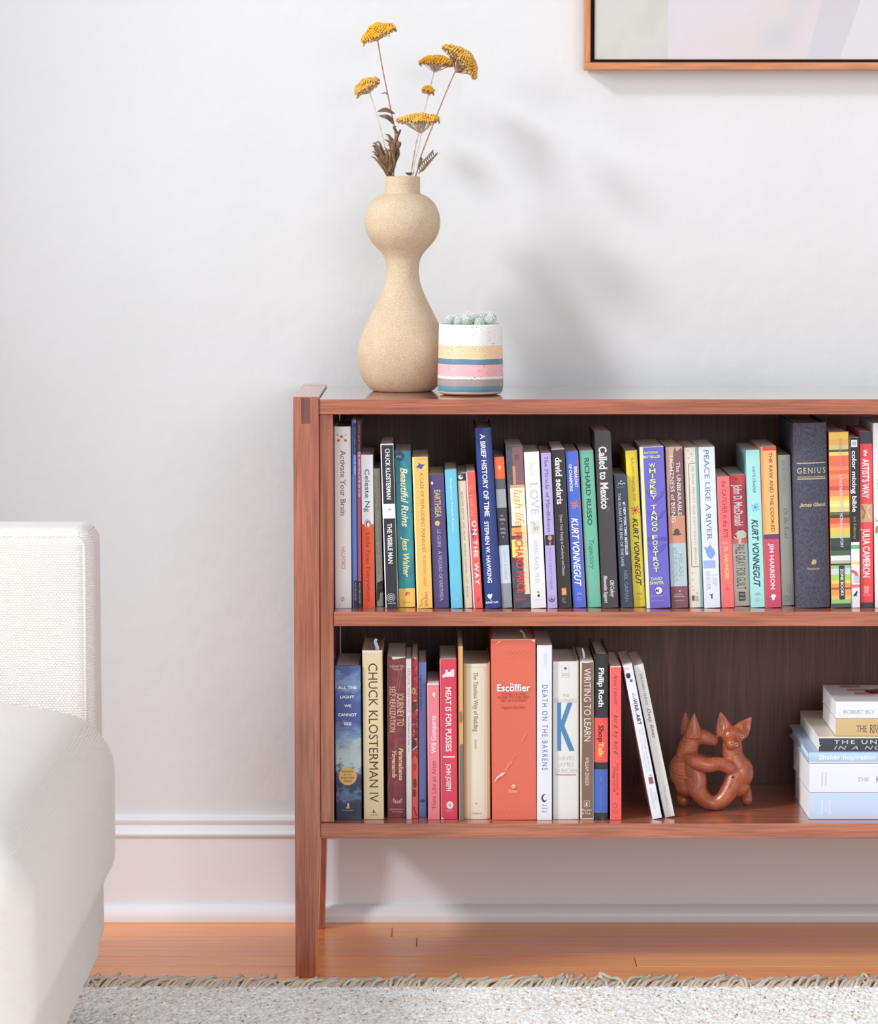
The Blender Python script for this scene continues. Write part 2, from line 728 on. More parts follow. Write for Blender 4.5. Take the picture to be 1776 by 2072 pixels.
        bv = [bm.verts.new((cl(x), 0, min(max(z, 0.0002), hh - 0.0002))) for x, z in V2]
        for f in F2:
            try:
                bm.faces.new([bv[i] for i in f])
            except ValueError:
                pass
        if k != 'R':
            lo, hi = min(v.co.x for v in bv), max(v.co.x for v in bv)
            for x in xs:
                if lo + 1e-5 < x < hi - 1e-5:
                    bmesh.ops.bisect_plane(bm, geom=bm.verts[:] + bm.edges[:] + bm.faces[:], plane_co=(x, 0, 0), plane_no=(1, 0, 0), dist=1e-7)
        for v in bm.verts:
            v.co.y = float(np.interp(v.co.x, xs, YS)) - lay
        lay += 0.00004
        pm = col if not isinstance(col, tuple) else mat(dim(col), rough)
        o = bm_obj(nm, bm, pm, root)
    return root


k1 = 300 / 1480
R1, R2, R3, R4 = (660, 830, k1, zm1), (940, 830, k1, zm1), (1220, 830, k1, zm1), (1476, 830, k1, zm1)
R5, R6, R7 = (660, 1260, k1, zb1), (900, 1260, k1, zb1), (1140, 1260, k1, zb1)
R8 = (1560, 1370, 216 / 1492, zb1)
UP, LOW, STK = 'books on the upper shelf', 'books on the lower shelf', 'books in the flat stack'


PREV = None


def book(R, label, kind, tl, tr, yt, bl, br, yb, cover, prints, depth=None, dy=0, group=None, pages=PAGES, rough=0.38):
    U = lambda x: R[0] + x * R[2]
    Vv = lambda y: R[1] + y * R[2]
    zs = R[3] + 0.0003
    y = on_z(U((bl + br) / 2), Vv(yb), zs).y + dy
    BL, BR = on_y(U(bl), Vv(yb), y), on_y(U(br), Vv(yb), y)
    TL, TR = on_y(U(tl), Vv(yt), y), on_y(U(tr), Vv(yt), y)
    up = ((TL - BL) + (TR - BR)) / 2
    ang = math.atan2(up.x, up.z)
    hh = math.hypot(up.x, up.z)
    wd = ((BR.x - BL.x) + (TR.x - TL.x)) / 2 * math.cos(ang) - 0.0003
    if depth is None:
        depth = {'p': 0.136, 'h': 0.155, 'r': 0.16}[kind]
    depth = min(depth, DEP - 0.023 - y)
    # keep clear of the neighbour on the left
    global PREV
    bx = BL.x
    if PREV and PREV[0] == R[3]:
        for zz_ in (0.0, min(hh, PREV[3])):
            gap = (bx + math.tan(ang) * zz_) - (PREV[1] + math.tan(PREV[2]) * zz_)
            if gap < 0.0002 and gap > -0.006:
                bx += 0.0002 - gap
                wd -= 0.0002 - gap
    PREV = (R[3], bx + wd / math.cos(ang), ang, hh)
    root = empty('book', (bx, y, zs), label, 'book', group)
    root.rotation_euler = (0, ang, 0)
    if ang > 0:
        root.location.z += 0
    span = yb - yt

    def proj(zx, zy):
        z = hh * (yb - zy) / span
        if zx is None:
            return z
        t = z / hh
        l = bl + (tl - bl) * t
        r = br + (tr - br) * t
        return ((zx - l) / (r - l) * wd, z)
    return build_book(root, wd, hh, depth, kind, cover, prints, proj, pages, rough)


WH, BK = (244, 243, 244), (40, 37, 41)


def speckle(name, a, b, scale, rough=0.6, stretch=(1, 1, 1), bump=0.15):
    m = NT(name, rough, 0.4)
    nz = m.noise(m.coord(stretch), scale, 4, 0.6)
    m.col(m.ramp(nz, [(0.35, a), (0.65, b)]))
    m.bump(nz, bump, 0.0005)
    return m.m


CLOTH = speckle('slate_book_cloth', (60, 59, 72), (90, 88, 103), 500, 0.8)
TEAL = speckle('teal_print', (36, 118, 146), (62, 152, 156), 70, 0.4, (1, 1, 0.5), 0)
MAROON = speckle('maroon_print', (120, 54, 60), (140, 68, 72), 120, 0.4, (1, 1, 1), 0)
m = NT('sea_and_sky_print', 0.4)
gz = m.sep()[2]
nz = m.noise(m.coord((1, 1, 1.6)), 55, 5, 0.62)
mr = m.n('ShaderNodeMapRange')
mr.inputs['From Max'].default_value = 0.203
m.l(m.math('ADD', gz, m.math('MULTIPLY', m.math('SUBTRACT', nz, 0.5), 0.07)), mr.inputs['Value'])
m.col(m.ramp(mr.outputs[0], [(0.0, (38, 38, 60)), (0.12, (46, 50, 80)), (0.17, (92, 110, 140)), (0.22, (44, 48, 78)), (0.3, (60, 74, 116)), (0.36, (178, 190, 188)),
                             (0.48, (168, 182, 178)), (0.55, (120, 145, 178)), (0.66, (66, 80, 138)), (0.82, (74, 90, 150)), (0.9, (122, 150, 186)), (1.0, (70, 84, 140))]))
SEA = m.m
m = NT('red_pattern_print', 0.4)
n1 = m.noise(m.coord((1, 1, 1)), 120, 3, 0.6)
n2 = m.noise(m.coord((1, 1, 1)), 210, 2, 0.5)
m.col(m.mix(m.ramp(n2, [(0.6, (0, 0, 0)), (0.64, (255, 255, 255))]), m.ramp(n1, [(0.4, (104, 44, 48)), (0.5, (188, 52, 56))]), (226, 172, 150)))
REDPAT = m.m
m = NT('night_street_print', 0.4)
n1 = m.noise(m.coord((1, 1, 1)), 60, 3, 0.6)
m.col(m.ramp(n1, [(0.35, (58, 60, 78)), (0.65, (92, 88, 100))]))
NIGHT = m.m


def logo3(x, y, col, s=1.0):
    """little publisher mark of scribbled loops over two tiny words"""
    return [Ln([(x - 25 * s, y + 12), (x - 18 * s, y - 14), (x - 8 * s, y + 10), (x, y - 18), (x + 8 * s, y + 10), (x + 18 * s, y - 14), (x + 25 * s, y + 12)], 4, col)]


# ------------------------------------------------------------------ upper shelf
book(R1, 'white hardcover with red molecule dots, first book on the upper shelf', 'r', 77, 245, 163, 88, 255, 1975, (242, 235, 232),
     [T('Activate Your Brain', 395, 1050, .38, .68, (92, 86, 86), 's'), T('HALFORD', 1360, 1580, .4, .64, (224, 122, 108)),
      Ln([(122, 300), (155, 263), (195, 300)], 4, (214, 150, 140)), Ln([(110, 246), (155, 263), (200, 246)], 4, (190, 180, 178)),
      D(155, 263, 13, (222, 84, 62)), D(122, 300, 13, (222, 84, 62)), D(195, 300, 13, (222, 84, 62)), D(112, 246, 6, (130, 120, 120)), D(200, 246, 6, (130, 120, 120)),
      Ln([(146, 1880), (165, 1862), (180, 1875), (165, 1900), (148, 1888)], 5, (120, 112, 112))], 0.165, group=UP, rough=0.5)
book(R1, 'very thin blue art booklet with black top, beside the white hardcover', 'p', 247, 300, 95, 262, 305, 1972, (98, 132, 208),
     [Rc(95, 640, 0, .3, (58, 104, 196)), Rc(130, 440, .32, 1, (32, 30, 40)), Rc(1700, 1972, .32, 1, BK), T("ARTIST'S LIBRARY SERIES", 170, 430, .5, .8, (150, 150, 162)),
      T('COLOR THEORY', 452, 645, .46, .86, (214, 224, 246), 'b'), T('WALTER FOSTER', 1715, 1900, .5, .8, (206, 206, 212))], 0.17, group=UP)
book(R1, 'very thin pink art booklet with black top, beside the thin blue booklet', 'p', 302, 345, 110, 306, 361, 1972, (186, 88, 116),
     [Rc(110, 1972, 0, .2, (66, 34, 66)), Rc(110, 410, .22, 1, (34, 28, 36)), Rc(1705, 1972, .22, 1, BK), T("ARTIST'S LIBRARY SERIES", 140, 395, .45, .72, (170, 160, 168)),
      T('OIL PAINTING STEP BY STEP', 418, 862, .42, .84, (246, 214, 224), 'b'), T('WALTER FOSTER', 1722, 1930, .42, .72, (206, 206, 212))], 0.17, group=UP)
book(R1, 'paperback with white upper half and bright orange lower half', 'p', 346, 468, 445, 362, 490, 1972, (242, 243, 249),
     [Rc(1135, 1972, 0, 1, (248, 90, 40)), T('Celeste Ng', 590, 1015, .3, .68, (52, 52, 58)), T('Little Fires Everywhere', 1225, 1910, .34, .66, (138, 42, 26)),
      D(415, 1135, 33, (248, 90, 40), 44), D(415, 1135, 27, WH, 37), D(417, 1138, 22, (40, 38, 40), 32), D(420, 1142, 14, WH, 24)], group=UP)
book(R1, 'beige paperback set back deeper with black cat tail print, beside half orange one', 'p', 472, 541, 575, 492, 586, 1952, (198, 190, 170),
     [T('TEN ARGUMENTS FOR DELETING YOUR', 655, 1440, .5, .7, (134, 126, 112)), T('SOCIAL MEDIA ACCOUNTS RIGHT NOW', 650, 1440, .12, .32, (134, 126, 112)),
      T('JARON LANIER', 1470, 1640, .25, .5, (190, 122, 100)), Pl([(500, 1715), (585, 1690), (585, 1810), (540, 1812), (530, 1880), (505, 1905), (498, 1860)], (42, 40, 42)),
      Ln([(510, 1770), (580, 1760)], 8, (96, 94, 96))], 0.12, dy=-0.008, group=UP)
book(R1, 'black paperback with white middle band and ring emblem, leaning on teal book', 'p', 535, 674, 335, 590, 722, 1975, (40, 42, 54),
     [Rc(335, 1975, 0, .09, WH), Rc(335, 350, 0, 1, WH), Rc(350, 1975, .94, 1, (206, 186, 142)), Rc(935, 1080, .06, .94, WH), T('CHUCK KLOSTERMAN', 385, 890, .36, .68, WH, 'b'),
      T('L', 985, 1022, .48, .66, (60, 60, 66), ''), T('THE VISIBLE MAN', 1130, 1530, .33, .66, WH, 'b'), D(645, 1870, 42, (196, 196, 202)), D(645, 1870, 36, BK), D(645, 1870, 26, (196, 196, 202)), D(645, 1870, 16, BK), D(645, 1870, 7, WH),
      T('SCRIBNER', 1922, 1934, .2, .78, (214, 214, 218), 'fb')], group=UP)
book(R1, 'teal paperback with cream script and yellow foot, right of black band book', 'p', 680, 846, 410, 727, 893, 1968, TEAL,
     [D(736, 462, 48, (38, 84, 124)), T('P.S.', 455, 472, .1, .42, (240, 208, 112), 'fb'), T('Beautiful Ruins', 575, 1165, .32, .74, (242, 234, 196), 'ib'), T('Jess Walter', 1262, 1665, .32, .7, (242, 226, 150), 'ib'),
      Rc(1780, 1968, 0, 1, (250, 204, 98)), D(810, 1835, 22, (226, 78, 48)), D(818, 1845, 9, (250, 220, 150)), T('HARPER PERENNIAL', 1915, 1924, .2, .76, (160, 118, 60), 'f')], group=UP)
book(R1, 'golden yellow paperback with small blue bird at the top', 'p', 855, 1016, 470, 905, 1062, 1978, (252, 198, 108),
     [Rc(470, 1978, 0, .11, (254, 234, 172)), Pl([(893, 573), (922, 545), (918, 520), (945, 545), (987, 543), (962, 566), (950, 592), (922, 580)], (72, 88, 164)),
      T('A CASE OF EXPLODING MANGOES', 620, 1420, .46, .66, (172, 136, 86), 's'), T('MOHAMMED HANIF', 1445, 1760, .48, .64, (224, 152, 88), 's'), T('VINTAGE', 1812, 1962, .52, .7, (220, 112, 64)),
      Ln([(925, 1965), (960, 1930), (945, 1900), (985, 1870)], 5, (236, 120, 70)), Ln([(925, 500), (960, 486), (1000, 495)], 4, (240, 140, 80))], group=UP)
book(R1, 'dark purple paperback with gold lettering and gold dot', 'p', 1026, 1177, 645, 1075, 1232, 1975, (82, 66, 120),
     [Rc(715, 742, .13, .26, (230, 226, 236)), T('EARTHSEA', 797, 1075, .32, .7, (206, 182, 114), 'sb'), D(1112, 1130, 25, (226, 188, 116)), T('LE GUIN', 1190, 1365, .4, .62, (188, 178, 204), 's'),
      T('A WIZARD OF EARTHSEA', 1405, 1905, .42, .64, (192, 184, 208), 's')], group=UP)
book(R1, 'plain bright sky blue slim book with small white lettering', 'p', 1180, 1302, 600, 1246, 1365, 1978, (112, 200, 230),
     [Rc(600, 1978, .93, 1, (92, 186, 150)), T('Monogram Logo: Monograms & Ciphers', 680, 1215, .42, .58, (218, 242, 250), 'b'), Ln([(1285, 1890), (1300, 1875), (1318, 1888), (1302, 1900), (1285, 1890)], 5, (180, 226, 242))], group=UP)
book(R1, 'cream paperback with black square at the top of its spine', 'p', 1306, 1392, 632, 1380, 1462, 1975, (228, 214, 190),
     [Rc(632, 705, 0, 1, (42, 40, 42)), D(1338, 668, 24, WH), D(1346, 660, 10, BK), T('SELECTED POETRY AND PROSE   GEORGE GORDON, LORD BYRON', 810, 1870, .34, .54, (160, 146, 126), 's')], group=UP)
book(R2, 'coral red slim paperback with white capitals, tucked against the navy hardcover', 'p', 14, 106, 618, 86, 190, 1978, (238, 98, 94),
     [Rc(618, 1978, 0, .14, (214, 224, 240)), Pl([(50, 830), (62, 800), (84, 812), (74, 842)], (150, 50, 62)), Pl([(64, 1210), (78, 1150), (100, 1240), (90, 1300)], (150, 62, 80)), D(118, 1420, 26, (244, 170, 120)),
      T('GUN VARGAS', 750, 1060, .3, .6, (246, 184, 106)), T('ON THE WAY', 1105, 1745, .36, .8, (248, 236, 236), 'bw'), Ln([(128, 1880), (142, 1870), (150, 1890), (136, 1905), (128, 1885)], 6, (196, 62, 66))], group=UP)
book(R2, 'tall navy blue hardcover with bold white capitals leaning left', 'r', 86, 268, 180, 206, 362, 1978, (38, 60, 130),
     [T('A BRIEF HISTORY OF TIME', 240, 1060, .3, .58, WH, 'b'), T('STEPHEN W. HAWKING', 1110, 1725, .24, .48, WH, 'b'),
      Pl([(222, 1850), (236, 1832), (250, 1842), (270, 1830), (268, 1858), (256, 1885), (238, 1880)], WH), Ln([(252, 1886), (262, 1902)], 6, WH), T('BANTAM', 1909, 1930, .06, .8, WH, 'fbs')], 0.16, group=UP)
book(R2, 'grey paperback with orange top patch, standing upside down', 'p', 290, 396, 470, 372, 482, 1975, (96, 94, 100),
     [Rc(470, 685, 0, 1, (246, 108, 52)), Pl([(338, 562), (350, 555), (362, 562), (356, 590), (350, 602), (344, 590)], WH), Rc(790, 975, 0, 1, (168, 168, 176)), Rc(975, 1350, 0, 1, (60, 58, 68)),
      T('Lost', 1045, 1066, .32, .6, (214, 212, 218), 'Fs'), T('Getting', 1084, 1106, .22, .78, (214, 212, 218), 'Fs'), T('to', 1128, 1144, .4, .56, (214, 212, 218), 'Fs'), T('Guide', 1176, 1198, .24, .72, (214, 212, 218), 'Fs'),
      T('Field', 1216, 1238, .28, .7, (214, 212, 218), 'Fs'), T('A', 1258, 1278, .42, .56, (214, 212, 218), 'Fs'), Rc(1350, 1730, 0, 1, (208, 218, 230)), T('REBECCA SOLNIT', 1395, 1690, .42, .64, (160, 170, 184), 'us'), Rc(1730, 1975, 0, 1, (156, 156, 162))], group=UP)
book(R2, 'paperback with night street print, yellow script and red vertical capitals', 'p', 398, 582, 360, 490, 656, 1978, NIGHT,
     [Rc(375, 745, .36, .98, (132, 96, 100)), Rc(450, 500, .5, .75, (112, 78, 84)), Rc(560, 745, .34, .5, (206, 150, 112)), Rc(748, 778, .16, .98, (232, 170, 116)), Rc(778, 1155, .14, .98, (252, 242, 212)),
      Rc(1155, 1842, .68, .98, (250, 216, 172)), Rc(1172, 1256, .1, .68, (236, 168, 84)), Rc(1290, 1470, .08, .68, (250, 226, 124)), T('lush life', 792, 1160, .34, .84, (230, 172, 84), 'i'),
      T('RICHARD PRICE', 1220, 1825, .28, .7, (232, 72, 62), 'b'), T('PICADOR', 1880, 1900, .14, .76, (232, 72, 62), 'fb')], group=UP)
book(R2, 'white paperback with a big pale grey word and tiny black mark', 'p', 588, 744, 420, 662, 818, 1978, (242, 240, 240),
     [T('Real', 530, 650, .32, .62, (226, 222, 222), 'ts'), T('LOVE', 725, 1042, .3, .8, (204, 186, 190), 'ts'), Rc(1105, 1230, .22, .8, (228, 226, 218)), Ln([(660, 1115), (700, 1140), (690, 1180), (720, 1200), (735, 1175), (715, 1165), (690, 1210)], 9, (186, 182, 150)),
      T('GREG BAER, M.D.', 1300, 1732, .36, .62, (200, 198, 204), 't'), Rc(1842, 1866, .46, .6, BK), D(735, 1818, 8, (70, 66, 70)), T('GRIFFIN', 1888, 1900, .24, .7, (206, 204, 206), 'f')], group=UP, pages=PAGES_W)
book(R2, 'lavender slim paperback with small dark portrait square', 'p', 752, 862, 430, 828, 922, 1978, (188, 172, 224),
     [T('The Miracle of Mindfulness', 460, 1218, .32, .66, (98, 88, 130), 's'), Rc(1245, 1350, .04, .96, (46, 38, 42)), D(847, 1276, 20, (206, 152, 132), 26), D(848, 1330, 10, (190, 130, 116), 20),
      T('THICH NHAT HANH', 1370, 1790, .34, .58, (164, 148, 206), 's'), D(866, 1885, 32, (92, 86, 124)), D(866, 1880, 25, (188, 172, 224)), Pl([(850, 1900), (862, 1865), (884, 1898)], (92, 86, 124))], group=UP)
book(R2, 'black paperback with white lowercase name and small orange square', 'p', 868, 997, 383, 935, 1075, 1976, (44, 39, 41),
     [Rc(383, 396, .0, 1, (196, 188, 184)), T('david sedaris', 475, 940, .26, .72, WH, 'sb'), T('Dress Your Family in Corduroy and Denim', 1045, 1655, .42, .62, (214, 208, 202), 's'), Rc(1776, 1848, .3, .66, (240, 138, 66)),
      Ln([(985, 1790), (1010, 1810), (990, 1835)], 8, (250, 226, 200)), T('Back', 1868, 1882, .34, .56, (180, 176, 174), 'f'), T('Bay', 1888, 1902, .34, .52, (180, 176, 174), 'f'), T('Books', 1908, 1922, .34, .64, (180, 176, 174), 'f'), Rc(420, 1970, .955, 1, (120, 104, 92))], group=UP)
book(R2, 'royal blue paperback with orange star, left of the green spine', 'p', 1003, 1134, 415, 1084, 1216, 1973, (78, 108, 214),
     [Rc(415, 1973, .93, 1, (206, 118, 92)), T('BREAKFAST', 568, 775, .62, .84, WH, 'b'), T('OF CHAMPIONS', 540, 810, .22, .44, WH, 'b'), Star(1098, 945, 46, (250, 124, 96)), T('KURT VONNEGUT', 1075, 1760, .2, .7, WH, 'bi')]
     + logo3(1145, 1835, (170, 186, 240)) + [T('DIAL', 1868, 1880, .34, .62, (190, 200, 242), 'f'), T('PRESS', 1890, 1902, .3, .7, (190, 200, 242), 'f')], group=UP)
book(R2, 'sea green paperback with dark capitals, between blue and charcoal spines', 'p', 1142, 1286, 405, 1226, 1366, 1970, (114, 190, 164),
     [T('RICHARD RUSSO', 480, 1150, .32, .64, (46, 84, 74), 'b'), T('Trajectory', 1295, 1590, .34, .68, (62, 118, 104), 'i'), Pl([(1338, 1745), (1350, 1760), (1352, 1785), (1336, 1795), (1330, 1770)], (238, 150, 70))], group=UP)
book(R2, 'tall charcoal paperback with white serif title', 'p', 1292, 1460, 225, 1374, 1536, 1975, (66, 61, 65),
     [T('Called to Mexico', 365, 985, .22, .68, WH, 'sb'), T('Old Colony', 1700, 1872, .55, .78, (226, 222, 222), 'sib'), T('Mennonite Support', 1650, 1928, .16, .38, (226, 222, 222), 'sib'), Ln([(1430, 1010), (1445, 960)], 3, (150, 144, 146)), Ln([(1415, 1020), (1425, 990)], 3, (140, 134, 136))], group=UP)
book(R3, 'short dark slate paperback with white lettering, left of the yellow one', 'p', 105, 238, 655, 175, 302, 1972, (54, 62, 80),
     [T('#1 NEW YORK TIMES BESTSELLER', 920, 1455, .6, .78, (240, 240, 244), 'sb'), T('THE OCEAN AT THE END OF THE LANE', 830, 1560, .24, .44, (206, 216, 228), 's'), T('NEIL GAIMAN', 1600, 1915, .38, .66, (126, 146, 170), 's'),
      Ln([(145, 742), (165, 728), (185, 745), (205, 730), (222, 742)], 6, (220, 224, 230)), Ln([(170, 718), (180, 706), (190, 716)], 6, (220, 224, 230)), T('WILLIAM MORROW', 765, 776, .14, .8, (150, 160, 176), 'f')], group=UP)
book(R3, 'bright yellow paperback with red star and black hand lettering', 'p', 220, 342, 405, 306, 427, 1965, (250, 226, 62),
     [T('SLAUGHTERHOUSE-FIVE', 475, 905, .44, .64, (226, 134, 54), 'b'), Star(322, 1000, 48, (236, 82, 54)), T('KURT VONNEGUT', 1080, 1755, .3, .72, (64, 58, 38), 'bi')]
     + logo3(365, 1835, (196, 172, 48)) + [T('DIAL', 1862, 1874, .34, .62, (196, 172, 48), 'f'), T('PRESS', 1884, 1896, .3, .7, (196, 172, 48), 'f')], group=UP)
OWL = (90, 80, 180)
book(R3, 'thick violet paperback with stacked lime letters and white round mark', 'p', 346, 606, 368, 430, 666, 1980, (112, 102, 200),
     [Rc(368, 1980, 0, .14, (234, 244, 176)), Rc(368, 376, .14, 1, (214, 210, 236))] +
     [Ln([(420 + q, 790 + q), (450 + q, 830 + 40), (520, 900 + q), (590 - q, 830 + 40), (612 - q, 790 + q)], 7, OWL) for q in (0, 24)] +
     [Ln([(430 + q, 1010), (470 + q, 1080), (522, 1100 + q), (575 - q, 1080), (615 - q, 1010)], 7, OWL) for q in (0, 22)] +
     [Ln([(440, 1270), (450 + i * 0, 1310)], 8, OWL) for i in range(1)] + [Ln([(440 + i * 22, 1270), (446 + i * 22, 1310)], 11, OWL) for i in range(9) if i not in (3, 4)] +
     [Ln([(440 + q, 1340), (470 + q, 1400 - q), (530, 1440 - q), (590 - q, 1400 - q), (630 - q, 1340)], 7, OWL) for q in (0, 24)] +
     [T('NATIONAL', 418, 438, .19, .78, (222, 238, 156), 'fb'), T('BESTSELLER', 458, 482, .14, .84, (222, 238, 156), 'fb'), Stk('WHISKEY', 535, 905, .36, .62, (228, 244, 150)), Stk('TANGO', 950, 1225, .36, .6, (228, 244, 150)),
      Stk('FOXTROT', 1250, 1630, .36, .58, (228, 244, 150)), T('DAVID', 1672, 1700, .24, .7, (216, 232, 170), 'fb'), T('SHAFER', 1712, 1742, .18, .76, (216, 232, 170), 'fb'), D(547, 1805, 35, WH), T('M', 1788, 1822, .38, .56, (70, 66, 90), 'fbi'),
      T('MULHOLLAND', 1852, 1864, .22, .7, (190, 186, 226), 'f'), T('LITTLE BROWN', 1900, 1912, .22, .72, (176, 172, 220), 'f')], group=UP)
book(R3, 'brown paperback with bowler hat and pale blue panel', 'p', 618, 792, 370, 682, 850, 1975, (214, 178, 158),
     [Pl([(700, 420), (716, 372), (735, 420), (780, 378), (800, 430), (820, 1070), (670, 1070), (662, 760)], (128, 88, 92)), Rc(1055, 1330, .0, 1, (212, 146, 120)), Rc(1330, 1760, 0, 1, (186, 204, 208)), Rc(1760, 1975, 0, 1, (130, 80, 86)),
      T('The UNBEARABLE', 520, 1052, .6, .82, (248, 240, 236), 's'), T('LIGHTNESS of BEING', 455, 1120, .22, .44, (248, 240, 236), 's'), D(735, 1215, 28, (84, 74, 76), 32), D(735, 1240, 44, (84, 74, 76), 10),
      T('MILAN', 1430, 1660, .52, .74, (164, 184, 190), 's'), T('KUNDERA', 1370, 1722, .2, .42, (164, 184, 190), 's'), D(765, 1806, 8, (230, 214, 216)), T('HARPER', 1834, 1846, .2, .7, (214, 190, 192), 'f'), T('PERENNIAL', 1856, 1868, .16, .8, (214, 190, 192), 'fb'), T('CLASSICS', 1896, 1908, .2, .76, (214, 190, 192), 'f')], group=UP)
book(R3, 'cream dotted paperback with thin frame and teal right edge', 'p', 806, 946, 375, 864, 1002, 1972, (230, 220, 206),
     [Rc(375, 1972, .8, 1, (132, 172, 172)), T('ME TALK PRETTY ONE DAY * DAVID SEDARIS', 560, 1540, .5, .64, (178, 176, 178)), Ln([(925, 530), (852, 535), (885, 1565), (955, 1562)], 5, (110, 106, 112))] +
     [D(846 + 36 * (i % 2) + i * 1.4 + (40 if i > 9 else 0), 405 + i * 36 if i < 4 else 1590 + (i - 4) * 34, 5, (140, 130, 126)) for i in range(14)] + [Rc(1850, 1900, .2, .34, (70, 66, 70)), Rc(1850, 1900, .36, .6, (190, 186, 184))], group=UP)
book(R3, 'pale blue white paperback with blue cloud shape near the foot', 'p', 950, 1114, 370, 1011, 1174, 1975, (230, 236, 246),
     [T('PEACE LIKE A RIVER', 395, 1300, .32, .62, (88, 120, 172), 's'), Pl([(1005, 1360), (1040, 1372), (1070, 1340), (1085, 1370), (1112, 1400), (1120, 1440), (1080, 1490), (1040, 1460), (1022, 1400)], (136, 166, 228)), Rc(1500, 1578, .04, .78, (160, 184, 234)),
      T('LEIF', 1640, 1758, .58, .82, (196, 206, 224), 's'), T('ENGER', 1612, 1798, .18, .42, (196, 206, 224), 's'), Pl([(1060, 1830), (1082, 1842), (1100, 1830), (1090, 1852), (1094, 1882), (1080, 1882), (1078, 1852)], (52, 58, 82))], group=UP, pages=PAGES_W)
book(R3, 'short coral pink paperback with dark red serif title', 'p', 1130, 1262, 665, 1182, 1312, 1972, (252, 114, 118),
     [Rc(665, 1972, 0, .14, (254, 168, 166)), T('the CATCHER in the RYE', 705, 1275, .38, .7, (168, 38, 58), 's'), T('J. D. SALINGER', 1315, 1700, .38, .66, (250, 208, 126), 'sb')]
     + logo3(1240, 1790, (232, 80, 90), .7), group=UP)
book(R3, 'short worn paperback with crimson top, hand holding fan, pale grey foot', 'p', 1264, 1418, 645, 1312, 1473, 1957, (212, 209, 196),
     [Rc(645, 1332, 0, 1, (210, 64, 86)), T('BY', 680, 700, .3, .5, (120, 40, 54), 'fb'), T('John D. MacDonald', 745, 1155, .22, .74, (250, 242, 242), 'sb'), Pl([(1345, 1200), (1372, 1178), (1400, 1205), (1380, 1222)], (112, 66, 138)),
      Pl([(1300, 1270), (1345, 1205), (1400, 1202), (1436, 1235), (1430, 1275), (1375, 1285), (1350, 1300)], (242, 232, 214)), Pl([(1310, 1255), (1330, 1240), (1340, 1280)], (60, 44, 44)), Rc(1285, 1332, .0, 1, (232, 132, 104)), Pl([(1350, 1282), (1380, 1278), (1384, 1332), (1356, 1332)], (242, 226, 206)),
      T('PALE GRAY FOR GUILT', 1345, 1790, .2, .78, (92, 92, 86)), Rc(1815, 1905, .3, .72, (62, 60, 60)), T('GOLD', 1830, 1850, .36, .66, (212, 209, 196), 'fb'), T('MEDAL', 1868, 1888, .36, .68, (212, 209, 196), 'fb')], group=UP)
book(R4, 'mint green paperback with light blue star and black hand lettering', 'p', 155, 302, 400, 215, 351, 1970, (172, 230, 226),
     [T("CAT'S CRADLE", 565, 825, .42, .6, (76, 136, 146), 'b'), Star(255, 970, 46, (116, 176, 228)), T('KURT VONNEGUT', 1090, 1768, .24, .68, (34, 64, 74), 'bi')]
     + logo3(278, 1840, (134, 196, 196)) + [T('DIAL', 1876, 1886, .34, .6, (134, 196, 196), 'f'), T('PRESS', 1896, 1906, .3, .66, (134, 196, 196), 'f')], group=UP)
book(R4, 'orange paperback with purple stripe and raspberry lower part', 'p', 303, 466, 365, 360, 515, 1972, (250, 186, 112),
     [Rc(365, 406, .14, 1, (222, 78, 78)), Rc(365, 1972, 0, .14, (246, 150, 110)), Rc(1240, 1286, .0, 1, (98, 62, 112)), Rc(1286, 1972, 0, 1, (208, 76, 102)), T('THE RAW AND THE COOKED', 425, 1215, .5, .72, (100, 74, 72)),
      T('JIM HARRISON', 1330, 1790, .36, .62, (248, 220, 226), 'b'), D(435, 1858, 26, WH, 18), Pl([(422, 1865), (448, 1865), (446, 1898), (424, 1898)], WH)], group=UP)
book(R4, 'plain light grey green paperback, left of the thick slate hardcover', 'p', 486, 606, 450, 521, 656, 1950, (202, 208, 202),
     [T('JACK KEROUAC', 500, 850, .34, .58, (158, 163, 158), 's'), T('On the Road', 980, 1285, .36, .66, (126, 132, 128), 'si'), D(583, 1880, 30, (150, 154, 150)), D(583, 1880, 25, (202, 208, 202)), Ln([(570, 1880), (583, 1862), (596, 1885), (580, 1895)], 6, (150, 154, 150)),
      T('PENGUIN', 1740, 1830, .62, .76, (160, 164, 160)), T('BOOKS', 1740, 1810, .42, .56, (160, 164, 160))], group=UP)
GOLD = (206, 186, 146)
book(R4, 'thick tall slate blue cloth hardcover with gold lettering', 'r', 608, 966, 130, 655, 1000, 1972, CLOTH,
     [Rc(524, 533, .1, .93, GOLD), Rc(663, 670, .1, .93, GOLD), Rc(680, 691, .1, .93, GOLD), T('GENIUS', 575, 630, .1, .94, (212, 198, 166), 'fsw'), T('James Gleick', 925, 960, .14, .94, (206, 188, 146), 'fsib'),
      D(832, 1510, 22, (196, 176, 126)), Rc(1510, 1538, .46, .58, (196, 176, 126)), T('Pantheon', 1568, 1592, .34, .7, (206, 188, 146), 'fs')], 0.165, group=UP, rough=0.8)
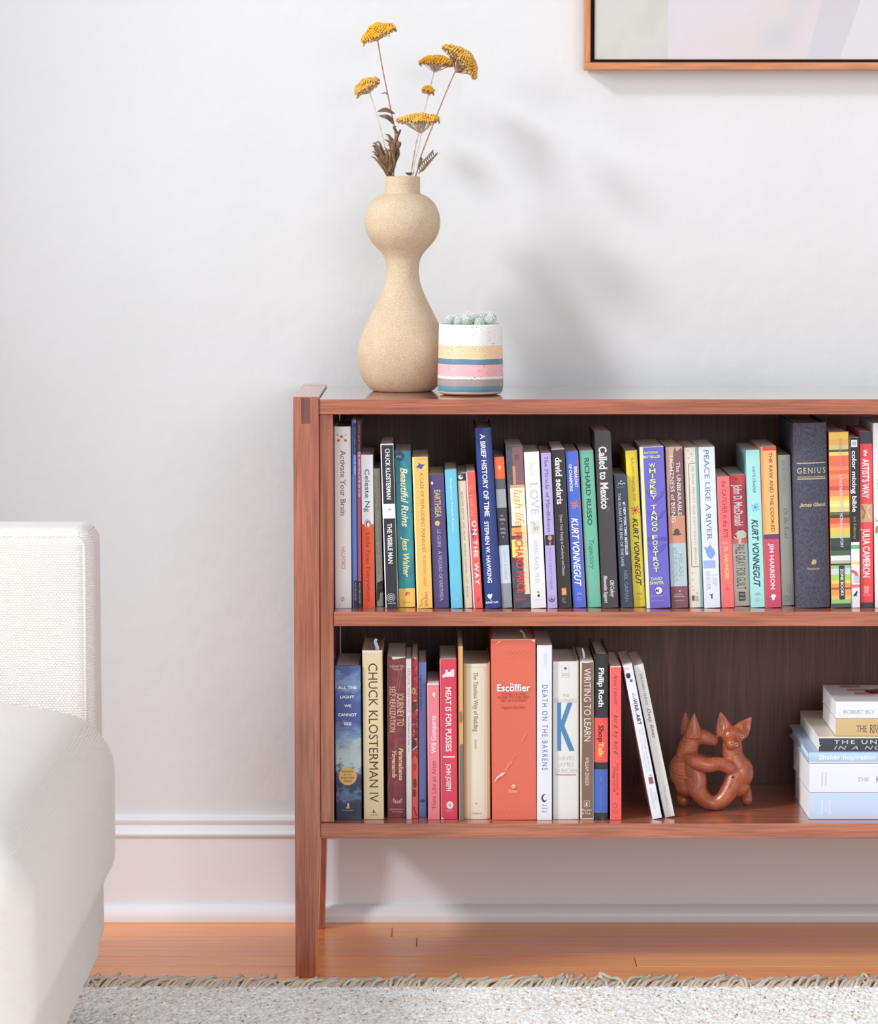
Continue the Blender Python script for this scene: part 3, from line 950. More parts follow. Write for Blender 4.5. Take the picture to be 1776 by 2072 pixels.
stripes = [(220, 290, (250, 206, 84)), (290, 350, (250, 186, 84)), (350, 395, (214, 212, 150)), (395, 418, (84, 76, 50)), (418, 455, (250, 214, 110)), (455, 560, (240, 112, 74)), (560, 600, (244, 140, 90)), (600, 640, (238, 106, 74)), (640, 690, (246, 142, 96)),
           (690, 760, (242, 116, 82)), (760, 800, (230, 78, 66)), (800, 860, (244, 146, 92)), (860, 900, (250, 196, 90)), (900, 935, (252, 226, 130)), (935, 965, (248, 234, 160)), (965, 990, (236, 210, 92)), (990, 1015, (216, 214, 150)), (1015, 1045, (104, 106, 66)),
           (1045, 1075, (78, 60, 46)), (1075, 1130, (230, 96, 62)), (1130, 1170, (244, 150, 84)), (1170, 1240, (250, 196, 90)), (1240, 1275, (190, 214, 120)), (1275, 1360, (58, 66, 66)), (1360, 1400, (44, 56, 60)), (1400, 1450, (62, 102, 74)), (1450, 1500, (232, 234, 228)), (1500, 1530, (186, 186, 166)),
           (1530, 1548, (70, 62, 50)), (1548, 1580, (150, 206, 110)), (1580, 1640, (206, 224, 240)), (1640, 1700, (176, 214, 92)), (1700, 1730, (246, 214, 90)), (1730, 1770, (244, 156, 80)), (1770, 1790, (150, 96, 50)), (1790, 1850, (244, 166, 82)), (1850, 1890, (250, 196, 110)), (1890, 1930, (160, 208, 126)), (1930, 1972, (62, 74, 72))]
book(R4, 'paperback spine covered in yellow, orange and green horizontal stripes', 'p', 980, 1188, 220, 1015, 1207, 1972, (240, 150, 90),
     [Rc(a, b, 0, 1, c) for a, b, c in stripes] + [T('MANUEL DE LANDA', 285, 590, .52, .64, (206, 164, 190)), T('A THOUSAND YEARS OF NONLINEAR HISTORY', 640, 1372, .5, .64, (226, 214, 232), 'b'), Rc(1550, 1890, .4, .68, (48, 50, 54)), T('ZONE BOOKS', 1580, 1852, .48, .62, WH, 'b')], group=UP)
book(R4, 'slim book with black upper spine, white foot and small horse mark', 'p', 1197, 1290, 270, 1213, 1304, 1972, (240, 240, 243),
     [Rc(270, 1315, 0, 1, (36, 31, 35)), Rc(298, 368, .14, .82, WH)] + [Rc(316, 350, .24 + .12 * i, .3 + .12 * i, (150, 160, 160)) for i in range(4)] + [T('color mixing bible', 405, 1015, .22, .7, WH, 'b'), T('Ian Sidaway', 1060, 1285, .34, .64, (150, 168, 112)),
      Rc(1345, 1382, 0, 1, (96, 184, 136)), Rc(1510, 1535, 0, 1, (246, 216, 116)), Rc(1740, 1770, 0, 1, (240, 124, 114)), Ln([(1214, 1605), (1240, 1610), (1262, 1630), (1272, 1665)], 28, (236, 92, 80)), Rc(1655, 1720, .3, 1, (206, 206, 208)),
      Pl([(1232, 1842), (1250, 1828), (1270, 1800), (1276, 1812), (1270, 1835), (1262, 1846), (1270, 1866), (1250, 1848), (1240, 1868), (1238, 1850)], BK)], group=UP)
book(R4, 'red paperback with white serif capitals and blond hair picture band', 'p', 1291, 1426, 215, 1309, 1430, 1968, (240, 74, 78),
     [Rc(215, 335, 0, 1, (50, 48, 62)), Rc(1920, 1968, 0, 1, (48, 44, 58)), T('the', 395, 458, .3, .62, WH, 'sib'), T("ARTIST'S WAY", 480, 880, .16, .7, (250, 232, 234), 'sb'), Rc(935, 1115, 0, .96, (206, 164, 124)),
      Ln([(1310, 950), (1345, 1010), (1330, 1080)], 18, (160, 116, 80)), Ln([(1390, 945), (1370, 1000), (1400, 1090)], 16, (226, 190, 150)), T('JULIA CAMERON', 1180, 1672, .18, .74, (250, 232, 234), 'sb'), Pl([(1335, 1755), (1388, 1755), (1388, 1830), (1335, 1830)], (246, 140, 140)), T('TARCHER', 1840, 1852, .12, .8, (250, 200, 200), 'f')], group=UP, pages=PAGES_W)
book(R4, 'tall white book at the right edge of the upper shelf', 'p', 1414, 1680, 130, 1446, 1700, 1972, (242, 242, 246),
     [Ln([(1434, 1070), (1450, 1090), (1445, 1110), (1475, 1095)], 5, (120, 90, 66)), Pl([(1440, 1170), (1460, 1150), (1500, 1150), (1500, 1225), (1440, 1225)], (186, 140, 96)), T('ART', 690, 800, .14, .4, (236, 120, 126), 'b')], group=UP, pages=PAGES_W)

# ------------------------------------------------------------------ lower shelf
book(R5, 'thick paperback with stormy blue sea print and round gold seal', 'h', 85, 345, 428, 95, 356, 1968, SEA,
     [T('ALL THE', 632, 660, .12, .84, WH, 'fb'), T('LIGHT', 727, 752, .2, .76, WH, 'fb'), T('WE', 815, 840, .36, .62, WH, 'fb'), T('CANNOT', 903, 930, .12, .84, WH, 'fb'), T('SEE', 993, 1018, .34, .64, WH, 'fb'),
      T('ANTHONY', 1205, 1222, .2, .7, (214, 206, 160), 'f'), T('DOERR', 1252, 1270, .25, .66, (214, 206, 160), 'f'), D(216, 1530, 90, (218, 174, 100)),
      T('WINNER', 1475, 1492, .24, .7, (140, 96, 60), 'fb'), T('OF THE', 1507, 1520, .32, .62, (140, 96, 60), 'fb'), T('PULITZER', 1537, 1555, .22, .74, (140, 96, 60), 'fb'), T('PRIZE', 1570, 1588, .32, .64, (140, 96, 60), 'fb'),
      Pl([(208, 1838), (212, 1800), (220, 1790), (232, 1815), (230, 1838)], (232, 192, 108)), Pl([(194, 1842), (240, 1842), (230, 1850), (204, 1850)], (232, 214, 170)), T('SCRIBNER', 1866, 1876, .26, .68, (170, 166, 166), 'f')], 0.14, group=LOW)
book(R5, 'cream yellow book with big brown vertical capitals', 'h', 362, 562, 276, 374, 581, 1960, (240, 218, 172),
     [Rc(276, 300, 0, 1, (244, 240, 236)), T('CHUCK KLOSTERMAN IV', 405, 1790, .3, .74, (78, 62, 42), ''), Pl([(468, 1890), (474, 1860), (484, 1878), (484, 1890)], (78, 62, 42)), Rc(1892, 1898, .44, .6, (78, 62, 42)), T('SCRIBNER', 1912, 1921, .3, .72, (140, 120, 90), 'f')], 0.15, group=LOW)
book(R5, 'maroon paperback with cream serif title and lotus mark', 'p', 602, 796, 338, 611, 797, 1946, MAROON,
     [Ln([(730, 470), (690, 700), (620, 1160)], 8, (160, 96, 100)), Ln([(755, 470), (715, 700), (640, 1180)], 8, (160, 96, 100)), Ln([(705, 1160), (640, 1500), (615, 1640)], 8, (158, 92, 96)), Pl([(650, 338), (795, 338), (795, 346), (720, 360), (660, 366)], (240, 232, 224)),
      T('Collected Talks', 420, 445, .14, .92, (236, 196, 180), 'fs'), T('Volume III', 452, 472, .28, .8, (236, 196, 180), 'fs'), T('JOURNEY TO', 700, 1028, .54, .88, (246, 208, 166), 's'), T('SELF-REALIZATION', 635, 1092, .14, .44, (246, 208, 166), 's'),
      T('Paramahansa', 1245, 1572, .62, .84, (246, 208, 166), 'sib'), T('Yogananda', 1270, 1545, .26, .48, (246, 208, 166), 'sib')] +
     [Ln([(710, 1800), (710 + dx, 1775 - abs(18 - abs(dx)) * .9), (710 + dx * .7, 1802)], 6, (238, 190, 176)) for dx in (-44, -24, 0.5, 24, 44)] +
     [T('Self-Realization', 1850, 1866, .14, .9, (236, 190, 178), 'f'), T('Fellowship', 1876, 1892, .26, .8, (236, 190, 178), 'f')], group=LOW)
book(R5, 'very slim white paperback with pink capitals beside maroon spine', 'p', 791, 851, 364, 799, 853, 1962, (230, 224, 226),
     [T('STRUNK AND WHITE', 455, 895, .28, .74, (232, 134, 154)), T('The Elements of Style', 925, 1222, .36, .72, (112, 112, 112)), T('4th ed.', 1240, 1285, .36, .6, (170, 170, 170)), T('LONGMAN', 1740, 1850, .4, .62, (196, 194, 194))], 0.12, group=LOW)
book(R5, 'slim red book with dark cartoon pattern', 'p', 852, 917, 350, 854, 920, 1955, REDPAT,
     [D(874, 680, 18, (226, 190, 140), 32), D(872, 680, 9, (150, 60, 50), 18), D(880, 830, 22, (84, 62, 54), 46), D(876, 1215, 24, (80, 52, 46), 50), Ln([(856, 1270), (910, 1230)], 12, (232, 196, 140)), Rc(1350, 1955, 0, 1, (236, 84, 70)), D(884, 1600, 18, (104, 60, 52), 50), D(880, 1700, 18, (110, 50, 46), 40),
      D(884, 1440, 16, (196, 56, 50), 40), Ln([(870, 1840), (905, 1930)], 12, (120, 44, 42))], 0.14, group=LOW)
book(R5, 'slim periwinkle blue paperback with dark blue oval near its foot', 'p', 918, 1000, 396, 923, 1001, 1938, (130, 150, 220),
     [T('J. L. CARR', 520, 645, .58, .82, (92, 108, 178)), T('A MONTH IN THE COUNTRY', 520, 885, .2, .42, (58, 68, 138), 'b'), D(962, 1778, 30, (70, 86, 164), 15), Rc(396, 1938, .0, .06, (160, 178, 234))], 0.12, group=LOW)
book(R5, 'short pink paperback with lettering running upward', 'p', 1001, 1126, 604, 1016, 1132, 1965, (252, 136, 150),
     [Rc(604, 622, 0, 1, (246, 236, 232)), Rc(622, 1965, 0, .1, (254, 180, 186)), T('Will Gompertz', 925, 1300, .32, .7, (252, 238, 238), 'ub'), T('Think Like an Artist', 1375, 1860, .34, .68, (184, 70, 82), 'u'), D(1074, 715, 20, (226, 120, 110), 32), D(1074, 715, 16, (250, 220, 186), 27)], 0.11, group=LOW)
book(R5, 'bright red paperback with white cow outline at the top', 'p', 1130, 1302, 364, 1142, 1314, 1962, (230, 70, 94),
     [T('MEAT IS FOR PUSSIES', 640, 1285, .34, .66, (252, 238, 240), 'sb'), Rc(1332, 1345, .16, .88, (252, 238, 240)), T('JOHN JOSEPH', 1405, 1680, .36, .62, (252, 238, 240), 'sb'),
      Pl([(1153, 530), (1192, 500), (1190, 470), (1210, 466), (1216, 490), (1240, 492), (1240, 474), (1262, 464), (1280, 468), (1278, 540), (1210, 540), (1180, 545), (1164, 548)], (252, 238, 240)),
      D(1235, 1820, 34, (252, 238, 240), 38), D(1235, 1820, 16, (240, 170, 180), 18), T('HARPER', 1866, 1876, .3, .7, (250, 210, 216), 'f'), T('WAVE', 1884, 1893, .36, .64, (250, 210, 216), 'f'), Rc(364, 1962, 0, .08, (246, 130, 140)), Pl([(1140, 1962), (1158, 1938), (1176, 1958)], (240, 226, 226))], group=LOW)
book(R5, 'very slim tall tan book with worn grey lower half', 'p', 1309, 1366, 236, 1324, 1368, 1972, (230, 180, 122),
     [Pl([(1330, 1225), (1345, 1205), (1366, 1215), (1368, 1972), (1330, 1972)], (128, 114, 108)), D(1340, 940, 18, (168, 120, 88), 60), Rc(236, 1972, 0, .2, (212, 150, 88))], 0.16, group=LOW)
book(R6, 'cream round backed hardcover with tan shading painted on edges beside the big coral book', 'r', 189, 452, 408, 190, 462, 1956, (240, 226, 200),
     [Rc(408, 1956, .02, .12, (222, 188, 140)), Rc(408, 1956, .86, .98, (238, 192, 150)), Ln([(205, 1890), (205, 438), (405, 438), (408, 1890)], 3, (206, 180, 150)), T('The Timeless Way of Building', 490, 1082, .38, .54, (126, 116, 104), 's'), T('Alexander', 1155, 1256, .42, .5, (170, 160, 146), 's'), D(318, 1800, 5, (120, 110, 100)), T('Oxford', 1886, 1906, .3, .64, (186, 176, 160), 'fs')], 0.15, group=LOW)  # tan strips put the round back's side shading into the spine colour
DIA = (242, 138, 114)
book(R6, 'thick tall coral orange hardcover with white serif title', 'h', 456, 908, 165, 471, 916, 1968, (232, 110, 86),
     [Ln([(500 + 45 * i + 14 * (y > 1000), y), (522 + 45 * i + 14 * (y > 1000), y - 28), (545 + 45 * i + 14 * (y > 1000), y)], 4, DIA) for i in range(8) for y in (280, 1870)] +
     [Ln([(500 + 45 * i + 14 * (y > 1000), y), (522 + 45 * i + 14 * (y > 1000), y + 28), (545 + 45 * i + 14 * (y > 1000), y)], 4, DIA) for i in range(8) for y in (280, 1870)] +
     [Ln([(600, 320), (640, 350), (680, 320)], 4, DIA), Ln([(760, 320), (800, 350), (840, 320)], 4, DIA),
      T('The', 600, 630, .41, .55, WH, 'fsi'), T('Escoffier', 612, 680, .13, .87, WH, 'fsb'), T('COOKBOOK AND', 700, 720, .22, .78, (160, 60, 50), 'fs'), T('GUIDE TO THE FINE', 731, 752, .14, .85, (160, 60, 50), 'fs'), T('ART OF COOKERY', 764, 785, .2, .8, (160, 60, 50), 'fs'),
      T('Auguste Escoffier', 830, 853, .23, .76, (150, 66, 54), 'f'), D(683, 1630, 20, (246, 206, 192)), D(683, 1632, 9, (232, 130, 106)), T('Potter', 1664, 1692, .38, .57, (248, 216, 204), 'fs'),
      Pl([(490, 1590), (510, 1540), (570, 1490), (600, 1488), (590, 1510), (530, 1545)], (248, 206, 198)), Ln([(600, 1470), (640, 1400), (670, 1385)], 7, (246, 170, 150)), Ln([(650, 1380), (700, 1300)], 4, (244, 150, 126)), Ln([(755, 1190), (790, 1120), (815, 1080)], 6, (242, 150, 130)),
      Pl([(505, 210), (545, 180), (560, 180), (520, 205)], (248, 206, 190)), Pl([(856, 172), (905, 172), (895, 200), (875, 185)], (248, 206, 190)), Rc(165, 172, 0, 1, (246, 196, 180))], 0.19, group=LOW)
book(R6, 'white paperback with spaced blue capitals and round black mark', 'p', 916, 1071, 226, 919, 1067, 1970, (238, 238, 246),
     [T('GRINNELL', 300, 455, .44, .66, (208, 214, 236)), T('DEATH ON THE BARRENS', 620, 1468, .34, .7, (98, 118, 184), 'w'), D(990, 1750, 28, (60, 60, 72), 40), D(999, 1745, 20, (238, 238, 246), 28), T('North', 1812, 1828, .34, .66, (130, 130, 142), 'f'), T('Atlantic', 1842, 1858, .3, .72, (130, 130, 142), 'f'), T('Books', 1874, 1890, .32, .66, (130, 130, 142), 'f')], 0.15, group=LOW, pages=PAGES_W)
book(R6, 'thick off-white paperback with one giant blue letter K', 'h', 1078, 1338, 386, 1079, 1341, 1960, (235, 231, 226),
     [Ln([(1168, 428), (1240, 428), (1240, 545), (1168, 545), (1168, 428)], 3, (190, 186, 182)), D(1204, 455, 14, (100, 96, 96)), T('BANTAM', 505, 514, .38, .6, (170, 166, 162), 'f'), T('NEW AGE', 520, 529, .38, .58, (170, 166, 162), 'f'), T('THE', 710, 742, .37, .63, (204, 200, 197), 'f'), T('BROTHERS', 757, 795, .06, .92, (204, 200, 197), 'f'),
      T('K', 810, 1262, .17, .83, (76, 134, 184), 'fb'), T('DAVID', 1327, 1370, .2, .8, (206, 203, 200), 'ft'), T('JAMES', 1390, 1432, .18, .8, (206, 203, 200), 'ft'), T('DUNCAN', 1453, 1496, .08, .9, (206, 203, 200), 'ft'), Rc(1511, 1520, .1, .88, (218, 118, 112))], 0.14, group=LOW)
book(R7, 'brown paperback with worn cream edges and cream capitals', 'p', 162, 303, 383, 165, 303, 1966, (128, 99, 83),
     [Pl([(162, 383), (182, 383), (178, 700), (184, 1100), (178, 1500), (183, 1966), (165, 1966)], (236, 222, 196)), Pl([(162, 383), (303, 383), (303, 392), (230, 402), (180, 396)], (240, 230, 210)), Rc(395, 1960, .955, 1, (206, 188, 160)), T('WRITING TO LEARN', 455, 1182, .3, .78, (242, 230, 218)), T('WILLIAM ZINSSER', 1340, 1625, .38, .64, (236, 222, 208)),
      Ln([(205, 1775), (258, 1775), (258, 1838), (205, 1838), (205, 1775)], 4, (226, 210, 194)), Pl([(225, 1790), (240, 1785), (236, 1812), (245, 1826), (215, 1826), (222, 1810)], (232, 218, 202)), T('Harper', 1854, 1880, .12, .86, (232, 216, 200), 'f'), T('& Row', 1888, 1914, .14, .78, (232, 216, 200), 'f'), Pl([(165, 1950), (303, 1948), (303, 1966), (165, 1966)], (206, 186, 158))], group=LOW)
book(R7, 'black jacketed hardcover with red band and blue lower block', 'r', 309, 452, 316, 302, 446, 1966, (44, 42, 48),
     [Rc(945, 1390, 0, 1, (242, 86, 82)), Rc(1460, 1895, 0, .98, (70, 102, 186)), T('Philip Roth', 445, 840, .3, .66, WH, 'sb'), T('Shop', 1018, 1186, .3, .64, (76, 28, 32), 'sb'), T('Talk', 1190, 1340, .3, .64, (255, 216, 106), 'sb'), Ln([(365, 1530), (374, 1555), (386, 1525)], 4, (130, 156, 214)), Ln([(374, 1555), (374, 1585)], 4, (130, 156, 214)), T('HOUGHTON MIFFLIN', 1620, 1870, .42, .56, (110, 140, 206), 's')], 0.15, group=LOW, rough=0.22)
book(R7, 'coral red slim paperback with dark red italic lettering, next to leaning pair', 'p', 465, 577, 434, 466, 582, 1968, (246, 98, 96),
     [T('Anne Lamott', 510, 820, .36, .68, (184, 54, 54), 'si'), T('bird by bird', 920, 1315, .36, .7, (150, 38, 38), 'siw'), T('Some Instructions on', 1400, 1720, .58, .76, (170, 48, 48), 'si'), T('Writing and Life', 1435, 1690, .26, .46, (170, 48, 48), 'si'), D(514, 1825, 20, (190, 54, 54), 28), D(514, 1825, 15, (246, 98, 96), 22), T('ANCHOR', 1868, 1880, .18, .8, (196, 60, 60), 'f'), T('BOOKS', 1890, 1902, .22, .72, (196, 60, 60), 'f'), Rc(434, 444, 0, 1, (250, 220, 212)), Rc(434, 1968, 0, .05, (250, 176, 168))], group=LOW)
book(R7, 'white slim paperback tilting left with black and grey title', 'p', 592, 690, 428, 890, 990, 1962, (238, 237, 245),
     [D(648, 535, 22, (44, 44, 52), 28), Rc(575, 600, .44, .7, (90, 90, 98)), T('THE', 458, 474, .2, .6, (170, 170, 196), 'f'), T('the', 705, 772, .38, .66, (150, 150, 158)), T('WAR', 770, 892, .36, .74, (48, 50, 60), 'b'), T('of', 892, 926, .38, .64, (166, 166, 176)), T('ART', 920, 1028, .36, .74, (48, 50, 60), 'b'), T('Break Through the Blocks and', 1065, 1490, .62, .8, (226, 190, 196)),
      T('Win Your Inner Creative Battles', 1065, 1500, .3, .46, (206, 196, 212)), D(868, 1530, 7, (220, 70, 60)), Rc(1550, 1615, .36, .8, (156, 96, 86)), T('STEVEN', 1700, 1790, .58, .8, (206, 206, 218)), T('PRESSFIELD', 1660, 1860, .26, .46, (206, 206, 218))], 0.13, group=LOW, pages=PAGES_W)
book(R7, 'off-white slim paperback tilting left, last upright before the clay figurine', 'p', 697, 802, 430, 1012, 1116, 1946, (236, 232, 226),
     [T('SHUSAKU ENDO', 520, 825, .42, .64, (118, 112, 112), 's'), T('Deep River', 865, 1165, .42, .74, (92, 86, 86), 'si'), Ln([(1004, 1640), (1022, 1660), (1010, 1690), (1034, 1700)], 6, (196, 192, 188)), T('NEW DIRECTIONS', 1730, 1830, .4, .58, (200, 196, 192))], 0.13, group=LOW)

def slip(start, pts_px, wd_px, material):
    b = [o for o in bpy.data.objects if o.get('label', '').startswith(start)][0]
    inv = (Matrix.Translation(b.location) @ b.rotation_euler.to_matrix().to_4x4()).inverted()
    C = curve([inv @ on_y(u, v, b.location.y + d) for u, v, d in pts_px], 5)
    r = wd_px / 1540 / 2
    v, f = tube(C, [r * (1 - 0.5 * i / len(C)) for i in range(len(C))], 6, 0.12)
    make_obj('bookmark', v, f, material, b)


slip('thick tall coral orange', [(1062, 1300, .03), (1061, 1288, .03), (1058, 1280, .028), (1052, 1276, .026)], 6, mat((198, 168, 130), 0.6))
slip('cream yellow book', [(764, 1322, .02), (763, 1310, .02), (759, 1298, .022), (762, 1293, .024)], 10, mat((240, 238, 240), 0.7))
slip('brown paperback with worn', [(1182, 1345, .03), (1181, 1325, .03), (1178, 1312, .034)], 6, mat((244, 242, 240), 0.7))

# ------------------------------------------------------------------ the flat stack
zcur = zb1 + 0.0003


def stack_book(label, kind, xl, yt, yb, length, depth, ys, cover, prints, pages=PAGES_W, rough=0.38):
    global zcur
    U = lambda x: R8[0] + x * R8[2]
    Vv = lambda y: R8[1] + y * R8[2]
    A, B = on_y(U(xl), Vv(yt), ys), on_y(U(xl), Vv(yb), ys)
    wd = A.z - B.z
    ppm = F / ((ys - CAM.y) * math.cos(PITCH) + 0.08)
    root = empty('book', (A.x + length, ys, zcur), label, 'book', STK)
    root.rotation_euler = (0, -math.pi / 2, 0)
    zcur += wd + 0.0003
    c = R8[2] / ppm

    def proj(zx, zy):
        z = length - (zy - xl) * c
        return z if zx is None else (zx * wd, z)
    return build_book(root, wd, length, depth, kind, cover, prints, proj, pages, rough)


stack_book('pale blue thick book at the bottom of the flat stack', 'p', 533, 1616, 1985, 0.235, 0.165, 0.0285, (204, 219, 243),
           [Rc(702, 722, .16, .74, (228, 236, 250)), Rc(758, 774, .28, .64, (228, 236, 250)), Rc(808, 830, .16, .74, (228, 236, 250))])
stack_book('thick white book lying second from the bottom of the stack', 'p', 537, 1214, 1614, 0.235, 0.19, 0.029, (238, 238, 247),
           [T('THE', 1205, 1365, .4, .53, (188, 190, 210), 's'), T('KINGDOM', 1465, 1900, .36, .56, (96, 100, 140), 's')] + [Rc(704 + 52 * j, 718 + 52 * j, .26 + .06 * i, .29 + .06 * i, (196, 198, 212)) for i in range(8) for j in range(2)])
stack_book('wide light blue book with white title in the flat stack', 'h', 524, 1052, 1212, 0.27, 0.222, 0.0295, (184, 208, 236),
           [Rc(524, 3000, 0, .18, (236, 238, 244)), T('Shaker Inspiration', 668, 1462, .38, .78, (244, 247, 252), 'sb')])
stack_book('worn black spined book with spaced capitals in the flat stack', 'p', 664, 826, 1032, 0.25, 0.215, 0.034, (238, 222, 208),
           [Rc(668, 3000, .02, .9, (62, 61, 73)), T('THE UNIVERSE', 878, 2010, .52, .78, (222, 218, 222), 'w'), T('IN A NUTSHELL', 880, 2120, .14, .38, (206, 202, 206), 'wi'), Pl([(.3, 664), (.42, 690), (.5, 668), (.6, 680), (.7, 664)], (236, 230, 226)), Ln([(.5, 690), (.46, 1200), (.5, 1500)], 3, (96, 94, 104))])
stack_book('tan paperback lying second from the top of the stack', 'p', 903, 570, 814, 0.21, 0.143, 0.036, (216, 184, 130),
           [T('THE', 1190, 1335, .24, .62, (104, 80, 56), 's'), T('RIVER WHY', 1378, 1800, .2, .66, (104, 80, 56), 's')])
stack_book('white paperback with red and black cover print, topmost of the stack', 'p', 903, 328, 566, 0.21, 0.143, 0.036, (240, 238, 238),
           [T('ROBERT BLY', 1008, 1445, .3, .5, (176, 172, 176), 's')])
# printed picture on the upward cover of the topmost book
top = [o for o in bpy.data.objects if o.get('label', '').startswith('white paperback with red and black')][0]
tw = zcur - 0.0003 - top.location.z


def cover_print(pts, col):
    # pts in metres from the spine's left end: (along, deep)
    V = [(tw + 0.0002, d, 0.21 - a) for a, d in pts]
    make_obj('cover_print', V, [tuple(range(len(V)))], mat(col, 0.4), top)


for i in range(3):
    cover_print([(0.022 + i * 0.006, 0.12 - i * 0.03), (0.05 + i * 0.006, 0.12 - i * 0.03), (0.05 + i * 0.006, 0.138 - i * 0.03), (0.022 + i * 0.006, 0.138 - i * 0.03)], (206, 140, 148))
cover_print([(0.1 + 0.05 * math.cos(a), 0.085 + 0.028 * math.sin(a)) for a in [2 * math.pi * k / 24 for k in range(24)]], (132, 52, 66))

# ------------------------------------------------------------------ clay figurine of two dogs
CLAY = NT('burnished_terracotta', 0.28, 0.5)
n1 = CLAY.noise(CLAY.coord(), 45, 4, 0.6)
n2 = CLAY.noise(CLAY.coord(), 260, 2, 0.5)
CLAY.col(CLAY.mix(0.25, CLAY.ramp(n1, [(0.3, (150, 76, 50)), (0.7, (188, 105, 74))]), CLAY.ramp(n2, [(0.3, (180, 160, 150)), (0.6, (255, 255, 255))]), 'MULTIPLY'))
CLAY.bump(n2, 0.05, 0.0004)
FY = 0.105
fz = zb1
figc = on_y(1441, 1640, FY)
SC = F / 4.1
fig = empty('dog_figurine', (figc.x, FY, fz), 'reddish clay figurine of two hairless dogs embracing, on lower shelf', 'figurine')


def fp(u, v, dy=0.0):
    p = on_y(u, v, FY)
    return Vector((p.x - figc.x, dy, p.z - fz))


def ell(c, r, rot=None, sub=3):
    bm = bmesh.new()
    bmesh.ops.create_icosphere(bm, subdivisions=sub, radius=1)
    M = Matrix.Diagonal((r[0], r[1], r[2], 1))
    if rot:
        M = rot.to_4x4() @ M
    bm.transform(Matrix.Translation(c) @ M)
    V = [v.co.copy() for v in bm.verts]
    bm.verts.index_update()
    Fc = [tuple(v.index for v in f.verts) for f in bm.faces]
    bm.free()
    return V, Fc


def limb(pts, radii, n=8, sides=14):
    P = curve(pts, n)
    R = np.interp(np.linspace(0, len(radii) - 1, len(P)), range(len(radii)), radii)
    v, f = tube(P, list(R), sides)
    parts = [(v, f)]
    for i in (0, -1):
        parts.append(ell(P[i], (R[i],) * 3, None, 2))
    return merge(parts)


px = 1 / SC
parts = []
# left dog
parts += [ell(fp(1384, 1568, 0.004), (31 * px, 30 * px, 40 * px)), ell(fp(1392, 1596), (28 * px, 28 * px, 25 * px)),
          limb([fp(1388, 1560, 0.004), fp(1391, 1527), fp(1397, 1508)], [28 * px, 22 * px, 19 * px]),
          ell(fp(1405, 1498), (23 * px, 20 * px, 17 * px)), limb([fp(1408, 1497), fp(1430, 1502), fp(1443, 1507)], [19 * px, 15 * px, 11 * px]),
          limb([fp(1390, 1534, -0.002), fp(1396, 1540, -0.012), fp(1406, 1545, -0.02), fp(1428, 1551, -0.022), fp(1453, 1550, -0.018), fp(1476, 1560, -0.014), fp(1486, 1571, -0.012)], [17 * px, 16 * px, 15.5 * px, 15 * px, 14.5 * px, 14 * px, 10 * px]),
          limb([fp(1400, 1560, -0.01), fp(1409, 1578, -0.012), fp(1408, 1600, -0.014)], [20 * px, 19 * px, 20 * px])]
# joined lower loop
parts += [limb([fp(1402, 1588, -0.01), fp(1409, 1604, -0.014), fp(1423, 1622, -0.014), fp(1441, 1630, -0.014), fp(1460, 1622, -0.014), fp(1476, 1600, -0.012), fp(1486, 1578, -0.008)],
               [21 * px, 20 * px, 17 * px, 15 * px, 17 * px, 19 * px, 22 * px])]
# feet and back legs
parts += [limb([fp(1390, 1600, 0.014), fp(1386, 1618, 0.02), fp(1384, 1631, 0.012)], [16 * px, 15 * px, 14 * px]),
          limb([fp(1502, 1598, 0.012), fp(1509, 1614, 0.018), fp(1512, 1630, 0.01)], [17 * px, 14 * px, 12 * px])]
# right dog
parts += [ell(fp(1496, 1572), (29 * px, 28 * px, 36 * px)), ell(fp(1491, 1600), (27 * px, 26 * px, 22 * px)), limb([fp(1490, 1560), fp(1482, 1536), fp(1481, 1515)], [28 * px, 22 * px, 21 * px]),
          ell(fp(1482, 1497), (25 * px, 21 * px, 20 * px)), limb([fp(1479, 1503, -0.006), fp(1477, 1509, -0.017)], [16 * px, 12 * px]), ell(fp(1476, 1517, -0.014), (11 * px, 7 * px, 5 * px)),
          limb([fp(1462, 1556, 0.012), fp(1430, 1552, 0.018), fp(1402, 1545, 0.014)], [13 * px, 12 * px, 12 * px])]


def ear(base, tip, wd, th=0.42, tilt=0.0):
    base, tip = Vector(base), Vector(tip)
    P = [base + (tip - base) * t for t in (0, 0.2, 0.45, 0.7, 0.88, 1.0)]
    R = [wd * q for q in (1.0, 1.06, 0.86, 0.52, 0.26, 0.08)]
    return tube(P, R, 14, th)


parts += [ear(fp(1401, 1500, -0.01), fp(1403, 1448, -0.01), 16 * px, 0.6), ear(fp(1392, 1498, 0.012), fp(1387, 1450, 0.016), 14 * px, 0.6),
          ear(fp(1468, 1496, 0), fp(1457, 1448, 0.002), 18 * px, 0.5), ear(fp(1494, 1494, 0), fp(1521, 1459, 0.002), 17.5 * px, 0.5)]
V, Fc = merge(parts)
me = bpy.data.meshes.new('dog_bodies')
me.from_pydata([tuple(v) for v in V], [], Fc)
tmp = bpy.data.objects.new('dog_bodies', me)
COL.objects.link(tmp)
rm = tmp.modifiers.new('r', 'REMESH')
rm.mode = 'VOXEL'
rm.voxel_size = 0.0008
sm = tmp.modifiers.new('s', 'SMOOTH')
sm.iterations = 16
sm.factor = 0.5
dg = bpy.context.evaluated_depsgraph_get()
me2 = bpy.data.meshes.new_from_object(tmp.evaluated_get(dg))
bpy.data.objects.remove(tmp)
me2.name = 'bodies'
# incised rib lines on the left dog's flank and neck, hollows of the ears
co = np.empty(len(me2.vertices) * 3)
me2.vertices.foreach_get('co', co)
co = co.reshape(-1, 3)
no = np.array([v.normal[:] for v in me2.vertices])


